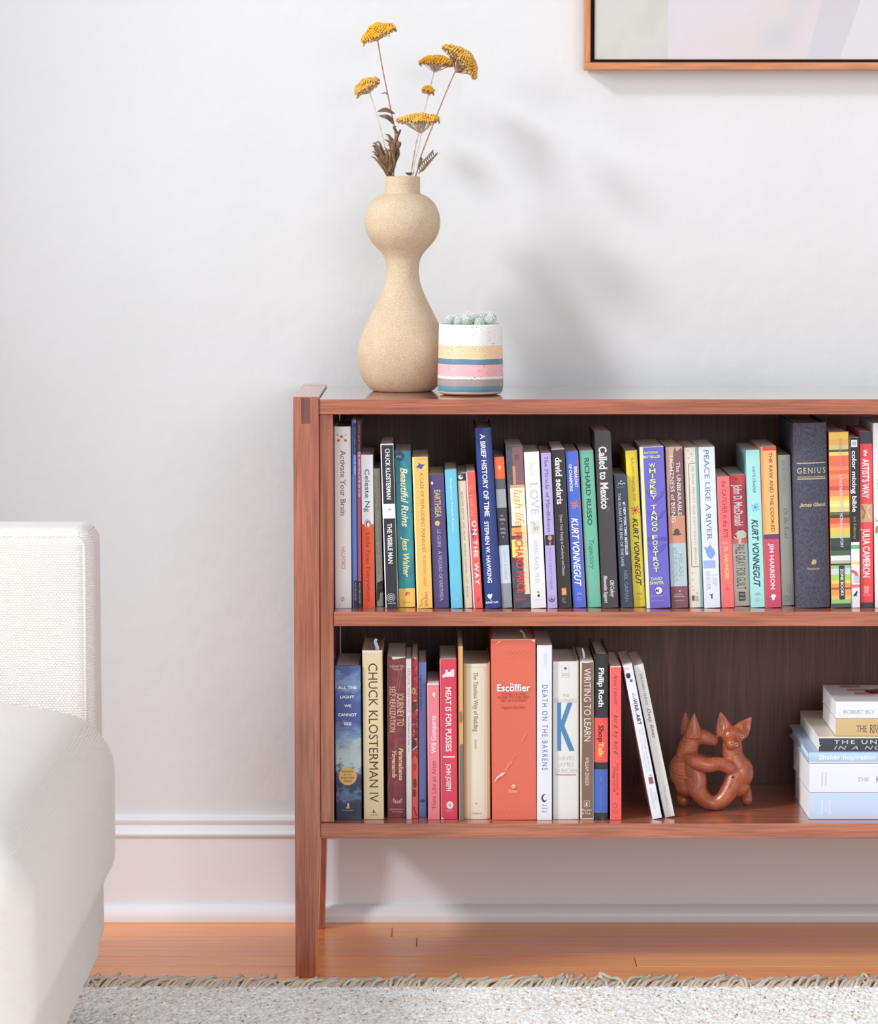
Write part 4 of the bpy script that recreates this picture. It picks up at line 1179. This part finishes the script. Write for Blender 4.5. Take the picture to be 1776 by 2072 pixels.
def groove(mask_c, mask_r, spacing, depth, slope):
    c = np.array(mask_c)
    d = (co - c) / np.array(mask_r)
    mk = np.clip(1.25 - (d ** 2).sum(1), 0, 1)
    ph = ((co[:, 2] + slope * (co[:, 0] - c[0]) ** 2 / 0.02) / spacing) % 1.0
    g = np.exp(-((ph - 0.5) / 0.14) ** 2)
    co[:] -= no * (g * np.minimum(mk * 3, 1) * depth)[:, None]


groove(fp(1376, 1566, -0.014), (0.017, 0.02, 0.022), 0.0048, 0.0012, -0.6)
groove(fp(1390, 1517, -0.010), (0.011, 0.014, 0.009), 0.0036, 0.0008, -0.4)


def dent(c, r, depth):
    d = (co - np.array(c)) / np.array(r)
    k = np.clip(1 - (d ** 2).sum(1), 0, 1)
    co[:, 1] += depth * k


dent(fp(1461, 1472, -0.006), (0.0058, 0.02, 0.0125), 0.0042)
dent(fp(1511, 1477, -0.006), (0.006, 0.02, 0.0095), 0.0042)
me2.vertices.foreach_set('co', co.reshape(-1))
bmf = bmesh.new()
bmf.from_mesh(me2)
zear = fp(1450, 1492).z
tops = [v for v in bmf.verts if v.co.z > zear]
for _ in range(5):
    bmesh.ops.smooth_vert(bmf, verts=tops, factor=0.5, use_axis_x=True, use_axis_y=True, use_axis_z=True)
bmf.to_mesh(me2)
bmf.free()
me2.vertices.foreach_get('co', _buf := np.empty(len(me2.vertices) * 3))
co[:] = _buf.reshape(-1, 3)
me2.materials.clear()
me2.materials.append(CLAY.m)
me2.polygons.foreach_set('use_smooth', [True] * len(me2.polygons))
bo = bpy.data.objects.new('bodies', me2)
COL.objects.link(bo)
bo.parent = fig
zmin = min(v.co.z for v in me2.vertices)
fig.location.z = fz - zmin + 0.0002
CLAY_L = mat((214, 142, 108), 0.35)
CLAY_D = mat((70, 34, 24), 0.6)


def ring(name, c, r, t, material, sq=1.0, rot=0.0):
    P = [Vector(c) + Vector((r * (math.cos(a) * math.cos(rot) - sq * math.sin(a) * math.sin(rot)), 0, r * (math.cos(a) * math.sin(rot) + sq * math.sin(a) * math.cos(rot)))) for a in [2 * math.pi * k / 16 for k in range(17)]]
    v, f = tube(P, t, 6)
    return make_obj(name, v, f, material, fig, True)


def front_y(u, v):
    p = fp(u, v)
    d = (co[:, 0] - p.x) ** 2 + (co[:, 2] - p.z) ** 2
    k = np.where(d < (0.0016) ** 2)[0]
    return co[k, 1].min() if len(k) else -0.01


for (u, v, r, sq, rt) in ((1472, 1492, 5.5, 0.45, 0.25), (1499, 1496, 4.5, 0.55, -0.4)):
    c = fp(u, v, front_y(u, v) - 0.0001)
    ring('eye', c, r * px, 0.00055, CLAY_L, sq, rt)
for (u, v) in ((1477, 1507), (1486, 1509)):
    c = fp(u, v, front_y(u, v) - 0.0001)
    ring('nostril', c, 2.8 * px, 0.0006, CLAY_L)
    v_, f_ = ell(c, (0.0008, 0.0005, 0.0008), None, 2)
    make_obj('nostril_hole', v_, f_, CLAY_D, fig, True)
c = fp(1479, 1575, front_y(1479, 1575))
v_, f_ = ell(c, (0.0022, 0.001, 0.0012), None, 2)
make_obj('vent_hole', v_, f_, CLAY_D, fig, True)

# ------------------------------------------------------------------ vase
VY = 0.19
base = on_z(815, 789, zt1)
vc = on_y(814.5, 789, VY)
vase_z = zt1 + 0.0002
m = NT('sandy_stoneware', 0.75, 0.25)
n1 = m.noise(m.coord(), 700, 2, 0.6)
n2 = m.noise(m.coord(), 40, 3, 0.5)
m.col(m.mix(0.5, m.ramp(n1, [(0.36, (176, 146, 112)), (0.5, (202, 180, 150)), (0.66, (218, 204, 183))]), m.ramp(n2, [(0.3, (198, 172, 140)), (0.7, (208, 190, 164))])))
m.bump(n1, 0.25, 0.0006)
vase = empty('vase', (vc.x, VY, vase_z), 'sandy beige stoneware vase of two stacked bulbs holding dried flowers', 'vase')
vpx = 1 / (F / ((VY - CAM.y)))


def vz(v):
    return on_y(814, v, VY).z - vase_z


prof_px = [(60, 791), (70, 782), (80, 768), (88, 748), (92, 726), (91, 706), (86, 686), (77, 664), (64, 636), (52, 612), (42, 590), (35.5, 570), (33, 552), (33.5, 537), (37, 522), (46, 508), (58, 495), (68, 481), (74, 466), (76, 450), (75, 436), (70, 421), (62, 408), (51, 398.5), (42, 394), (36.5, 392), (35.5, 388), (35.5, 359), (34.5, 357), (32, 356.6), (30.5, 358), (30, 364), (30, 392), (36, 402)]
pf = [(r * vpx, max(vz(v), 0)) for r, v in prof_px]
P3 = curve([(r, 0, z) for r, z in pf[:26]], 4)
prof_s = [(0.0, 0.0), (pf[0][0] * 0.96, 0.0)] + [(p.x, max(p.z, 0.0004)) for p in P3] + pf[26:]
v_, f_ = lathe(prof_s, 72)
make_obj('body', v_, f_, m.m, vase, True)

# ------------------------------------------------------------------ dried yarrow
STEM = speckle('dried_stem', (150, 108, 84), (190, 150, 122), 200, 0.7)
STEM_P = speckle('pale_dried_stem', (196, 172, 146), (220, 200, 178), 200, 0.7)
LEAFM = speckle('dried_leaf', (98, 74, 52), (150, 118, 88), 160, 0.8)
FLOR = speckle('yarrow_yellow', (226, 156, 32), (246, 192, 64), 420, 0.7)
FLOR2 = speckle('yarrow_faded', (206, 146, 50), (240, 196, 96), 420, 0.7)
UNDER = speckle('yarrow_underside', (150, 112, 70), (196, 158, 110), 420, 0.8)
bmi = bmesh.new()
bmesh.ops.create_icosphere(bmi, subdivisions=1, radius=1)
bmi.verts.index_update()
ICO = (np.array([v.co[:] for v in bmi.verts]), [tuple(x.index for x in f.verts) for f in bmi.faces])
bmi.free()


def fw(u, v, dy=0.0):
    return on_y(u, v, VY + dy)


def yarrow(label, stem_px, head, stem_mat=None, fl=None, r_stem=1.5, leaves=(), extra=None):
    stem_mat = stem_mat or STEM
    fl = fl or FLOR
    o0 = Vector((vc.x + (stem_px[-1][0] - 814) * vpx * 0.3, VY, vase_z + vz(392)))
    root = empty('yarrow_stem', o0, label, 'flower', 'dried yarrow stems in the vase')
    pts = [fw(*p) - o0 for p in stem_px] + [Vector((0, 0, 0))]
    C = curve(pts, 8)
    v, f = tube(C, [r_stem * vpx * (0.75 + 0.25 * i / len(C)) for i in range(len(C))], 7)
    make_obj('stem', v, f, stem_mat, root, True)
    heads = [head] + (list(extra) if extra else [])
    for (u, v0, rx, ry, ang, dome, n, tip) in heads:
        hd_y = stem_px[0][2] if len(stem_px[0]) > 2 else 0.0
        if n < 60:
            hd_y -= 0.012                                    # a side bud sits on the near side of its stem
        c = fw(u, v0, hd_y) - o0
        a = math.radians(ang)
        ax = Vector((math.cos(a), 0, math.sin(a)))          # long axis in the picture
        up = Vector((-math.sin(a), -0.12, math.cos(a))).normalized()
        dp = ax.cross(up)
        V, Fc, U, Uf = [], [], [], []
        for i in range(n):
            q = math.sqrt((i + 0.5) / n)
            th = i * 2.39996
            x, y = q * math.cos(th), q * math.sin(th)
            wob = 1 + 0.18 * noise.noise(Vector((x * 2.1 + u, y * 2.1, 0)))
            lump = 4.0 * noise.noise(Vector((x * 3 + u, y * 3, 5)))
            p = c + ax * (x * rx * wob * vpx) + dp * (y * rx * 0.92 * wob * vpx) + up * ((dome * (1 - q * q) + lump - 0.3 * dome) * vpx)
            rr = vpx * random.uniform(2.0, 3.2)
            o = len(V)
            V += [tuple(p + Vector(w) * rr) for w in ICO[0]]
            Fc += [tuple(k + o for k in f) for f in ICO[1]]
            # calyx below each floret
            p2 = p - up * (random.uniform(2.5, 8.5) * vpx)
            o = len(U)
            U += [tuple(p2 + Vector((w[0] * 0.8, w[1] * 0.8, w[2] * 1.1)) * rr) for w in ICO[0]]
            Uf += [tuple(k + o for k in f) for f in ICO[1]]
        hd = make_obj('flower_head', V, Fc, fl, root, True)
        make_obj('calyx', U, Uf, UNDER, hd, True)
        tp = fw(tip[0], tip[1], hd_y) - o0
        br = []
        for k in range(40):
            q = 0.25 + 0.7 * random.random()
            th = k * 2.4
            e = c + ax * (q * math.cos(th) * rx * vpx) + dp * (q * math.sin(th) * rx * 0.9 * vpx) + up * ((dome * (1 - q * q) - 0.3 * dome - 4) * vpx)
            mid = tp * 0.5 + e * 0.5 - up * (2 * vpx)
            br.append(tube(curve([tp, mid, e], 3), [0.9 * vpx, 0.8 * vpx, 0.7 * vpx] + [0.6 * vpx] * 8, 4))
        v, f = merge([(a_, b_) for a_, b_ in br])
        make_obj('branchlet', v, f, stem_mat, hd, True)
    for lf in leaves:
        pl = [fw(x, y, d) - o0 for x, y, d in lf[0]]
        C = curve(pl, 6)
        n = len(C)
        R = [lf[1] * vpx * max(0.12, math.sin(math.pi * min(1, (i + 0.6) / n)) ** 0.8) for i in range(n)]
        v, f = tube(C, R, 6, 0.28)
        make_obj('leaf', v, f, LEAFM, root, True)
    return root


_of = tube
lv1 = [([(798, 230, 0), (780, 222, -.005), (764, 226, -.008)], 5), ([(797, 252, 0), (786, 238, -.004), (766, 234, -.006)], 5.5), ([(785, 195, 0), (780, 188, 0), (771, 190, 0)], 1.6)]
for k in range(30):
    y0 = 296 + k * 1.7
    tx = 792 - random.uniform(8, 38) * (1 if k % 3 else 0.2)
    ty = y0 - random.uniform(2, 26)
    d = random.uniform(-.016, .016)
    lv1.append(([(795 + random.uniform(-4, 3), y0 + 30, d * .2), ((tx + 796) / 2 + random.uniform(-3, 6), (ty + y0 + 30) / 2 + random.uniform(-2, 8), d * .7), (tx + 4, ty + random.uniform(-2, 5), d), (tx - random.uniform(1, 7), ty + random.uniform(-6, 4), d * 1.2)], random.uniform(1.6, 3.6)))
for k in range(9):
    lv1.append(([(796, 348 - k * 7, random.uniform(-.008, .008)), (799 + (k % 3) * 3, 330 - k * 7, random.uniform(-.01, .01)), (797 + (k % 4) * 4, 314 - k * 7, random.uniform(-.014, .014)), (803 + (k % 4) * 2, 304 - k * 6, random.uniform(-.014, .014))], random.uniform(2.2, 4.0)))
yarrow('tall yarrow with tilted yellow head at upper left, brown leaves at its foot', [(763, 76), (774, 140), (788, 210), (799, 268), (798, 320), (794, 352)], (763, 64, 37, 20, 24, 22, 260, (763, 82)), STEM, FLOR, 1.7, lv1)
yarrow('short yarrow with small drooping head at the far left', [(746, 182, .05), (758, 218, .044), (770, 262, .034), (784, 320, .018), (789, 352, .008)], (740, 172, 29, 14, 31, 15, 170, (748, 188)), STEM_P, FLOR2, 1.1)
lv3 = [([(846, 352, -.006), (862, 334, -.014), (881, 314, -.02)], 3.0), ([(846, 342, 0), (852, 322, -.004), (849, 320, -.004)], 3.2), ([(838, 350, .004), (828, 352, -.004), (820, 350, -.01)], 3.4)]
for k in range(9):
    q = k / 8
    lv3.append(([(850 + 28 * q, 346 - 30 * q, -.01 - .01 * q), (856 + 27 * q, 345 - 33 * q, -.014 - .01 * q), (858 + 27 * q, 341 - 33 * q, -.018 - .01 * q)], 1.8))
    lv3.append(([(850 + 28 * q, 346 - 30 * q, -.01 - .01 * q), (847 + 28 * q, 337 - 30 * q, -.008 - .01 * q), (849 + 28 * q, 333 - 30 * q, -.006 - .01 * q)], 1.8))
yarrow('long yarrow leaning right with broad brownish head seen from below', [(922, 142, .0), (905, 180, .006), (872, 262, .012), (850, 320, .008), (842, 352, .004)], (943, 122, 40, 20, -52, 20, 240, (921, 146)), STEM, FLOR2, 1.7, lv3, extra=[(914, 104, 20, 12, -50, 9, 80, (921, 140))])
yarrow('yarrow with flat orange yellow head and small side bud', [(878, 145, .06), (872, 170, .055), (858, 225, .042), (842, 290, .022), (831, 352, .008)], (882, 122, 35, 14, -2, 13, 200, (879, 146)), STEM_P, FLOR, 1.3, (), extra=[(866, 180, 13, 8, -8, 7, 46, (867, 190))])
yarrow('short yarrow with wide flat yellow head low in the middle', [(852, 270, -.042), (846, 300, -.03), (838, 330, -.016), (835, 352, -.008)], (848, 238, 41, 14, 2, 9, 240, (852, 270)), STEM_P, FLOR2, 1.1)

# ------------------------------------------------------------------ striped pot with small cacti
PYY = 0.112
pc = on_y(951.5, 800, PYY)
pot = empty('potted_cactus', (pc.x, PYY, zt1 + 0.0002), 'small striped ceramic pot of white woolly cacti beside the vase', 'potted plant')
ppx = (PYY - CAM.y) / F


def pz(v):
    return on_y(951, v, PYY).z - zt1 - 0.0002


H = pz(655)
m = NT('striped_glaze', 0.4, 0.5)
gz = m.sep()[2]
wob = m.math('MULTIPLY', m.math('SUBTRACT', m.noise(m.coord((1, 1, 0.2)), 30, 1), 0.5), 0.0022)
mr = m.n('ShaderNodeMapRange')
mr.inputs['From Max'].default_value = H
m.l(m.math('ADD', gz, wob), mr.inputs['Value'])
zz = lambda v: max(0.0, pz(v) / H)
cr = m.ramp(mr.outputs[0], [(0.0, (206, 168, 134)), (zz(794), (232, 216, 196)), (zz(790.5), (104, 148, 170)), (zz(778.5), (170, 156, 150)), (zz(764.5), (236, 230, 228)), (zz(759.5), (238, 182, 186)), (zz(735.5), (96, 134, 158)), (zz(724.5), (238, 206, 166)), (zz(697), (238, 234, 232))], 'CONSTANT')
sp = m.noise(m.coord(), 420, 1, 0.4)
m.col(m.mix(m.ramp(sp, [(0.69, (0, 0, 0)), (0.72, (255, 255, 255))]), cr, (150, 120, 98)))
m.bump(sp, 0.05, 0.0004)
r0 = 66.0 * ppx
pr = [(0, 0), (r0 * .8, 0), (r0 * .93, 0.0016), (r0 * .985, 0.0045), (r0 * 1.01, 0.012)] + [(r0 * (1.015 - 0.05 * (t / 8)), 0.012 + (H - 0.014) * t / 8) for t in range(1, 9)] + [(r0 * .95, H), (r0 * .92, H), (r0 * .905, H - 0.002), (r0 * .905, H - 0.012), (0, H - 0.012)]
v_, f_ = lathe(pr, 72)
make_obj('pot', v_, f_, m.m, pot, True)
v_, f_ = lathe([(0, H - 0.0115), (r0 * .9, H - 0.0115), (r0 * .9, H - 0.006), (0, H - 0.005)], 40)
make_obj('soil', v_, f_, speckle('soil', (70, 56, 46), (110, 92, 78), 300, 0.9), pot)
CACT = speckle('cactus_skin', (150, 164, 146), (206, 214, 202), 300, 0.7)
SPINE = mat((240, 242, 238), 0.6)
spots = [(-.72, -.1, 9.5, 4), (-.48, .25, 10, 5), (-.42, -.4, 9, 3), (-.12, -.5, 11.5, 6), (-.1, .25, 11, 9), (.14, -.1, 10.5, 8), (.3, -.55, 9.5, 0), (.42, .1, 12, 8), (.68, -.25, 11, 4), (.72, .2, 11.5, 9), (.1, .6, 10, 6), (-.55, .55, 9, 4), (.5, .6, 10, 7)]
for (sx, sy, rr, zo) in spots:
    c = Vector((sx * r0 * .86, sy * r0 * .86, H - 0.001 + (zo + 3) * ppx))
    r = rr * ppx
    v_, f_ = ell(c, (r, r, r * 1.08), None, 3)
    g = make_obj('cactus_globe', v_, f_, CACT, pot, True)
    sp_parts = []
    N = 70
    for i in range(N):
        t = (i + .5) / N
        ph = math.acos(1 - 1.75 * t)
        th = i * 2.39996
        n = Vector((math.sin(ph) * math.cos(th), math.sin(ph) * math.sin(th), math.cos(ph)))
        q = c + Vector((n.x * r, n.y * r, n.z * r * 1.08))
        a = n.orthogonal().normalized()
        b = n.cross(a)
        for k in range(7):
            an = k * 0.9 + i
            d = (a * math.cos(an) + b * math.sin(an)) * 0.85 + n * 0.5
            e = q + d * (3.0 * ppx)
            s = d.cross(n).normalized() * (0.42 * ppx)
            sp_parts.append(([q - s, q + s, e + n * 0.0002, q + n * (0.7 * ppx)], [(0, 1, 2), (1, 3, 2), (3, 0, 2)]))
    for i in range(2):
        th = random.random() * 6.28
        n = Vector((0.5 * math.cos(th), 0.5 * math.sin(th), 1)).normalized()
        q = c + n * r
        sp_parts.append(tube([q, q + n * 8 * ppx], [0.28 * ppx, 0.06 * ppx], 4))
    v_, f_ = merge(sp_parts)
    make_obj('spines', v_, f_, SPINE, g)

# ------------------------------------------------------------------ framed painting
FYF = 0.312
pl = on_y(1182, 141, FYF)
x0, z0 = pl.x, pl.z
FWD, FHT = 0.95, 0.72
pic = empty('framed_painting', (x0, FYF, z0), 'pale abstract canvas in thin orange wood floater frame on the wall', 'picture')
FW_X = walnut('frame_wood_x', 0, (190, 116, 66), (222, 150, 96), 0.4)
FW_Z = walnut('frame_wood_z', 2, (190, 116, 66), (222, 150, 96), 0.4)
fs = (FYF - CAM.y) / F
tw_, bw = 12.0 * fs, 14.5 * fs
fd = WALL_Y - 0.004 - FYF


def fpart(nm, xa, xb, ya, yb, za, zb, mt, bev=0.0006):
    return box(nm, xa, xb, ya, yb, za, zb, mt, pic, bev)


fpart('frame_rail', 0, FWD, 0, fd, 0, bw, FW_X)
fpart('frame_rail', 0, FWD, 0, fd, FHT - bw, FHT, FW_X)
fpart('frame_stile', 0, tw_, 0, fd, bw + 0.0001, FHT - bw - 0.0001, FW_Z)
fpart('frame_stile', FWD - tw_, FWD, 0, fd, bw + 0.0001, FHT - bw - 0.0001, FW_Z)
fpart('backing', tw_ + 0.0001, FWD - tw_ - 0.0001, fd - 0.006, fd - 0.001, bw + 0.0001, FHT - bw - 0.0001, mat((52, 36, 26), 0.7), 0)
m = NT('abstract_painting', 0.6)
xo = m.sep()
gx = 8.5 * fs
n1 = m.noise(m.coord(), 14, 3, 0.5)
n2 = m.noise(m.coord(), 6, 2, 0.5)
left = m.ramp(n1, [(0.3, (188, 187, 181)), (0.5, (198, 194, 188)), (0.7, (190, 192, 188))])
right = m.ramp(n2, [(0.3, (196, 193, 198)), (0.5, (204, 198, 201)), (0.65, (207, 194, 194)), (0.8, (188, 190, 196))])
edge = on_y(1351, 100, FYF + 0.006).x - x0
e2 = on_y(1735, 60, FYF + 0.006).x - x0
s1 = m.math('GREATER_THAN', xo[0], edge)
c1 = m.mix(s1, left, right)
sl = m.math('GREATER_THAN', m.math('SUBTRACT', xo[0], m.math('MULTIPLY', xo[2], 0.35)), e2 - 0.03)
sl0 = m.math('GREATER_THAN', m.math('SUBTRACT', xo[0], m.math('MULTIPLY', xo[2], 0.25)), e2 - 0.075)
c2 = m.mix(m.math('MULTIPLY', sl0, 0.5), c1, (184, 186, 194))
c3 = m.mix(sl, c2, (206, 202, 204))
m.col(c3)
m.bump(n1, 0.1, 0.001)
fpart('canvas', tw_ + gx, FWD - tw_ - gx, 0.006, fd - 0.0062, bw + 6.3 * fs, FHT - bw - 6.3 * fs, m.m, 0.001)

# ------------------------------------------------------------------ rug
RUGY = -0.084
RZ = 0.009
m = NT('rug_wool', 0.95, 0.1)
n1 = m.noise(m.coord((1, 2.2, 1)), 90, 3, 0.7)
n2 = m.noise(m.coord((1, 2.0, 1)), 26, 3, 0.6)
n3 = m.noise(m.coord((1, 1.6, 1)), 160, 2, 0.6)
c = m.ramp(n2, [(0.3, (240, 232, 224)), (0.6, (250, 247, 244))])
c = m.mix(m.ramp(n1, [(0.56, (0, 0, 0)), (0.66, (255, 255, 255))]), c, (212, 184, 160))
c = m.mix(m.ramp(n3, [(0.645, (0, 0, 0)), (0.70, (255, 255, 255))]), c, (164, 112, 90))
m.col(c)
m.bump(n3, 0.4, 0.002)
RUGM = m.m
rug = empty('rug', (0.3, RUGY, 0.0), 'cream flecked wool rug with knotted fringe in front of the bookcase', 'rug')
rx0, rx1, ry0 = -1.9, 2.3, -2.9
box('rug_base', rx0 - 0.3, rx1 - 0.3, ry0 - RUGY, 0, 0.0002, RZ - 0.0025, RUGM, rug, 0.002)
# yarn loops in rows: real little loops over the part in view, joined
V, Fc = [], []
loops_x = np.arange(-0.86, 0.92, 0.0072)
nrow = 112
base_v = np.array([[-1, 0, 0], [-.45, -.8, .1], [.45, -.8, .1], [1, 0, 0], [.45, .8, .1], [-.45, .8, .1], [-.45, 0, 1], [.45, 0, 1]])
base_f = [(0, 1, 6), (1, 2, 7), (1, 7, 6), (2, 3, 7), (3, 4, 7), (4, 5, 6), (4, 6, 7), (5, 0, 6)]
nx = len(loops_x)
cnt = nx * nrow
jx = rng.uniform(-0.0022, 0.0022, cnt)
jy = rng.uniform(-0.0009, 0.0009, cnt)
jz = rng.uniform(-0.0012, 0.0014, cnt)
ln_ = rng.uniform(0.004, 0.0068, cnt)
th_ = rng.uniform(0.0017, 0.0026, cnt)
hg = rng.uniform(0.0024, 0.0042, cnt)
an = rng.normal(0, 0.22, cnt)
ix = np.tile(loops_x, nrow) + np.repeat((np.arange(nrow) % 2) * 0.0036, nx) + jx
iy = -0.0025 - np.repeat(np.arange(nrow) * 0.0034, nx) + jy
X = base_v[None, :, 0] * ln_[:, None]
Y = base_v[None, :, 1] * th_[:, None]
Zz = base_v[None, :, 2] * hg[:, None] + (RZ - 0.0032 + jz)[:, None]
XX = X * np.cos(an)[:, None] - Y * np.sin(an)[:, None] + ix[:, None] - 0.3
YY = X * np.sin(an)[:, None] + Y * np.cos(an)[:, None] + iy[:, None]
vv = np.stack([XX, YY, Zz], -1).reshape(-1, 3)
ff = (np.array(base_f)[None] + (np.arange(cnt) * 8)[:, None, None]).reshape(-1, 3)
me = bpy.data.meshes.new('pile')
me.vertices.add(len(vv))
me.vertices.foreach_set('co', vv.reshape(-1))
me.loops.add(ff.size)
me.loops.foreach_set('vertex_index', ff.reshape(-1).astype(np.int32))
me.polygons.add(len(ff))
me.polygons.foreach_set('loop_start', np.arange(0, ff.size, 3, dtype=np.int32))
me.polygons.foreach_set('use_smooth', np.ones(len(ff), dtype=bool))
me.update()
me.validate()
me.materials.append(RUGM)
po = bpy.data.objects.new('pile', me)
COL.objects.link(po)
po.parent = rug
po['kind'] = 'stuff'
# fringe
FRM = speckle('fringe_wool', (190, 172, 152), (222, 208, 190), 500, 0.9, (1, 1, 1), 0.4)
parts = []
x = -1.2
legx0, legx1 = XL - 0.004, XL + POST + 0.004
while x < 1.7:
    lean = 0.034 + 0.026 * noise.noise(Vector((x * 9, 0, 0))) + random.gauss(0, 0.007)
    if random.random() < 0.08:
        lean = -random.uniform(0.0, 0.03)
    L = random.uniform(0.036, 0.058)
    if legx0 - 0.05 < x < legx1 + 0.01:
        L = 0.036
    hgt = random.uniform(0.004, 0.011)
    zb = 0.002 + random.random() * 0.003
    cur = random.uniform(-0.006, 0.006)
    P = [Vector((x, -0.003, 0.005)), Vector((x + lean * .25, L * .3, zb + hgt)), Vector((x + lean * .65 + cur * .4, L * .68, zb + hgt * .7)), Vector((x + lean + cur, L, zb + hgt * random.uniform(0, 1.1)))]
    if random.random() < 0.12:
        P.append(Vector((x + lean + cur + random.uniform(-.012, .012), L - 0.012, zb + 0.002)))
    for p in P:
        p.z = max(p.z, 0.0026)
        p.x -= 0.3
    C = curve(P, 3)
    parts.append(tube(C, [0.0024 + 0.0004 * math.sin(i * 2.1) for i in range(len(C))], 6))
    x += random.uniform(0.0026, 0.0044)
v_, f_ = merge(parts)
fo = make_obj('fringe', v_, f_, FRM, rug, True)
fo['kind'] = 'stuff'
v_, f_ = tube([(-1.5 + i * 0.02, -0.0005 + 0.0006 * math.sin(i * 1.7), 0.0055) for i in range(170)], [0.0032 + 0.0006 * math.sin(i * 2.3) for i in range(170)], 6)
make_obj('edge_cord', v_, f_, FRM, rug, True)

# ------------------------------------------------------------------ sofa
m = NT('woven_upholstery', 0.9, 0.15)
s = m.sep()
comb = m.n('ShaderNodeCombineXYZ')
geo = m.sep(m.tc.outputs['Normal'])
flat_ = m.math('GREATER_THAN', m.math('ABSOLUTE', geo[2]), 0.72)
m.l(m.math('ADD', s[0], m.math('MULTIPLY', s[1], m.math('SUBTRACT', 1.0, flat_))), comb.inputs[0])
m.l(m.math('ADD', s[2], m.math('MULTIPLY', flat_, s[1])), comb.inputs[1])
bt = m.n('ShaderNodeTexBrick', offset=0.5)
bt.inputs['Scale'].default_value = 1
bt.inputs['Brick Width'].default_value = 0.0046
bt.inputs['Row Height'].default_value = 0.0029
bt.inputs['Mortar Size'].default_value = 0.0008
bt.inputs['Mortar Smooth'].default_value = 1.0
bt.inputs['Color1'].default_value = (1, 1, 1, 1)
bt.inputs['Color2'].default_value = (0.72, 0.72, 0.72, 1)
bt.inputs['Mortar'].default_value = (0, 0, 0, 1)
nzz = m.noise(m.coord(), 130, 2)
addv = m.n('ShaderNodeVectorMath', operation='ADD')
dsp = m.n('ShaderNodeCombineXYZ')
m.l(m.math('MULTIPLY', m.math('SUBTRACT', nzz, 0.5), 0.003), dsp.inputs[1])
m.l(comb.outputs[0], addv.inputs[0])
m.l(dsp.outputs[0], addv.inputs[1])
m.l(addv.outputs[0], bt.inputs['Vector'])
m.col(m.ramp(bt.outputs[0], [(0.0, (176, 160, 148)), (0.4, (232, 225, 219)), (1.0, (243, 238, 234))]))
m.bump(bt.outputs[0], 0.3, 0.001)
FAB = m.m
SX1 = -0.4205
SY0, SY1 = -0.305, -0.200
STOP = on_y(100, 1052, SY1).z
SXL = -1.06
sofa = empty('lounge_chair', (SX1, SY1, RZ + 0.002), 'cream woven armless lounge chair with thick seat cushion at the left edge', 'chair')


def spart(name, x0, x1, y0, y1, z0, z1, r, n=10, crown=0.0):
    v, f = rounded_box(((x1 - x0) / 2, (y1 - y0) / 2, (z1 - z0) / 2), r, n, crown)
    o = make_obj(name, v, f, FAB, sofa, True)
    o.location = ((x0 + x1) / 2 - SX1, (y0 + y1) / 2 - SY1, (z0 + z1) / 2 - RZ - 0.002)
    return o


spart('backrest', SXL, SX1, SY0, SY1, 0.098, STOP, 0.022)
spart('base', SXL, SX1 + 0.004, -1.08, SY0 + 0.004, 0.096, 0.205, 0.018)
CX1 = on_y(232, 1650, -0.36).x
spart('seat_cushion', SXL + 0.01, CX1, -1.12, SY0 - 0.002, 0.198, 0.395, 0.05, 40, 0.055)
# raised seam along the front edge of the backrest
zs_ = STOP - 0.010
xs_ = SX1 - 0.010
P = [(SXL + 0.03, zs_), (xs_ - 0.014, zs_)] + [(xs_ - 0.014 + 0.014 * math.sin(a), zs_ - 0.014 + 0.014 * math.cos(a)) for a in [k * math.pi / 12 for k in range(1, 7)]] + [(xs_, 0.12)]
v_, f_ = tube([(p[0] - SX1, SY0 - SY1 + 0.0045, p[1] - RZ - 0.002) for p in P], 0.0028, 6)
make_obj('seam', v_, f_, FAB, sofa, True)
LEGM = mat((92, 62, 46), 0.4)
for lx in (SXL + 0.12, SX1 - 0.14):
    for ly in (-0.98, -0.30):
        v_, f_ = lathe([(0.014, 0), (0.02, 0.0975 - RZ - 0.002)], 20)
        o = make_obj('leg', v_, f_, LEGM, sofa, True)
        o.location = (lx - SX1, ly - SY1, 0)
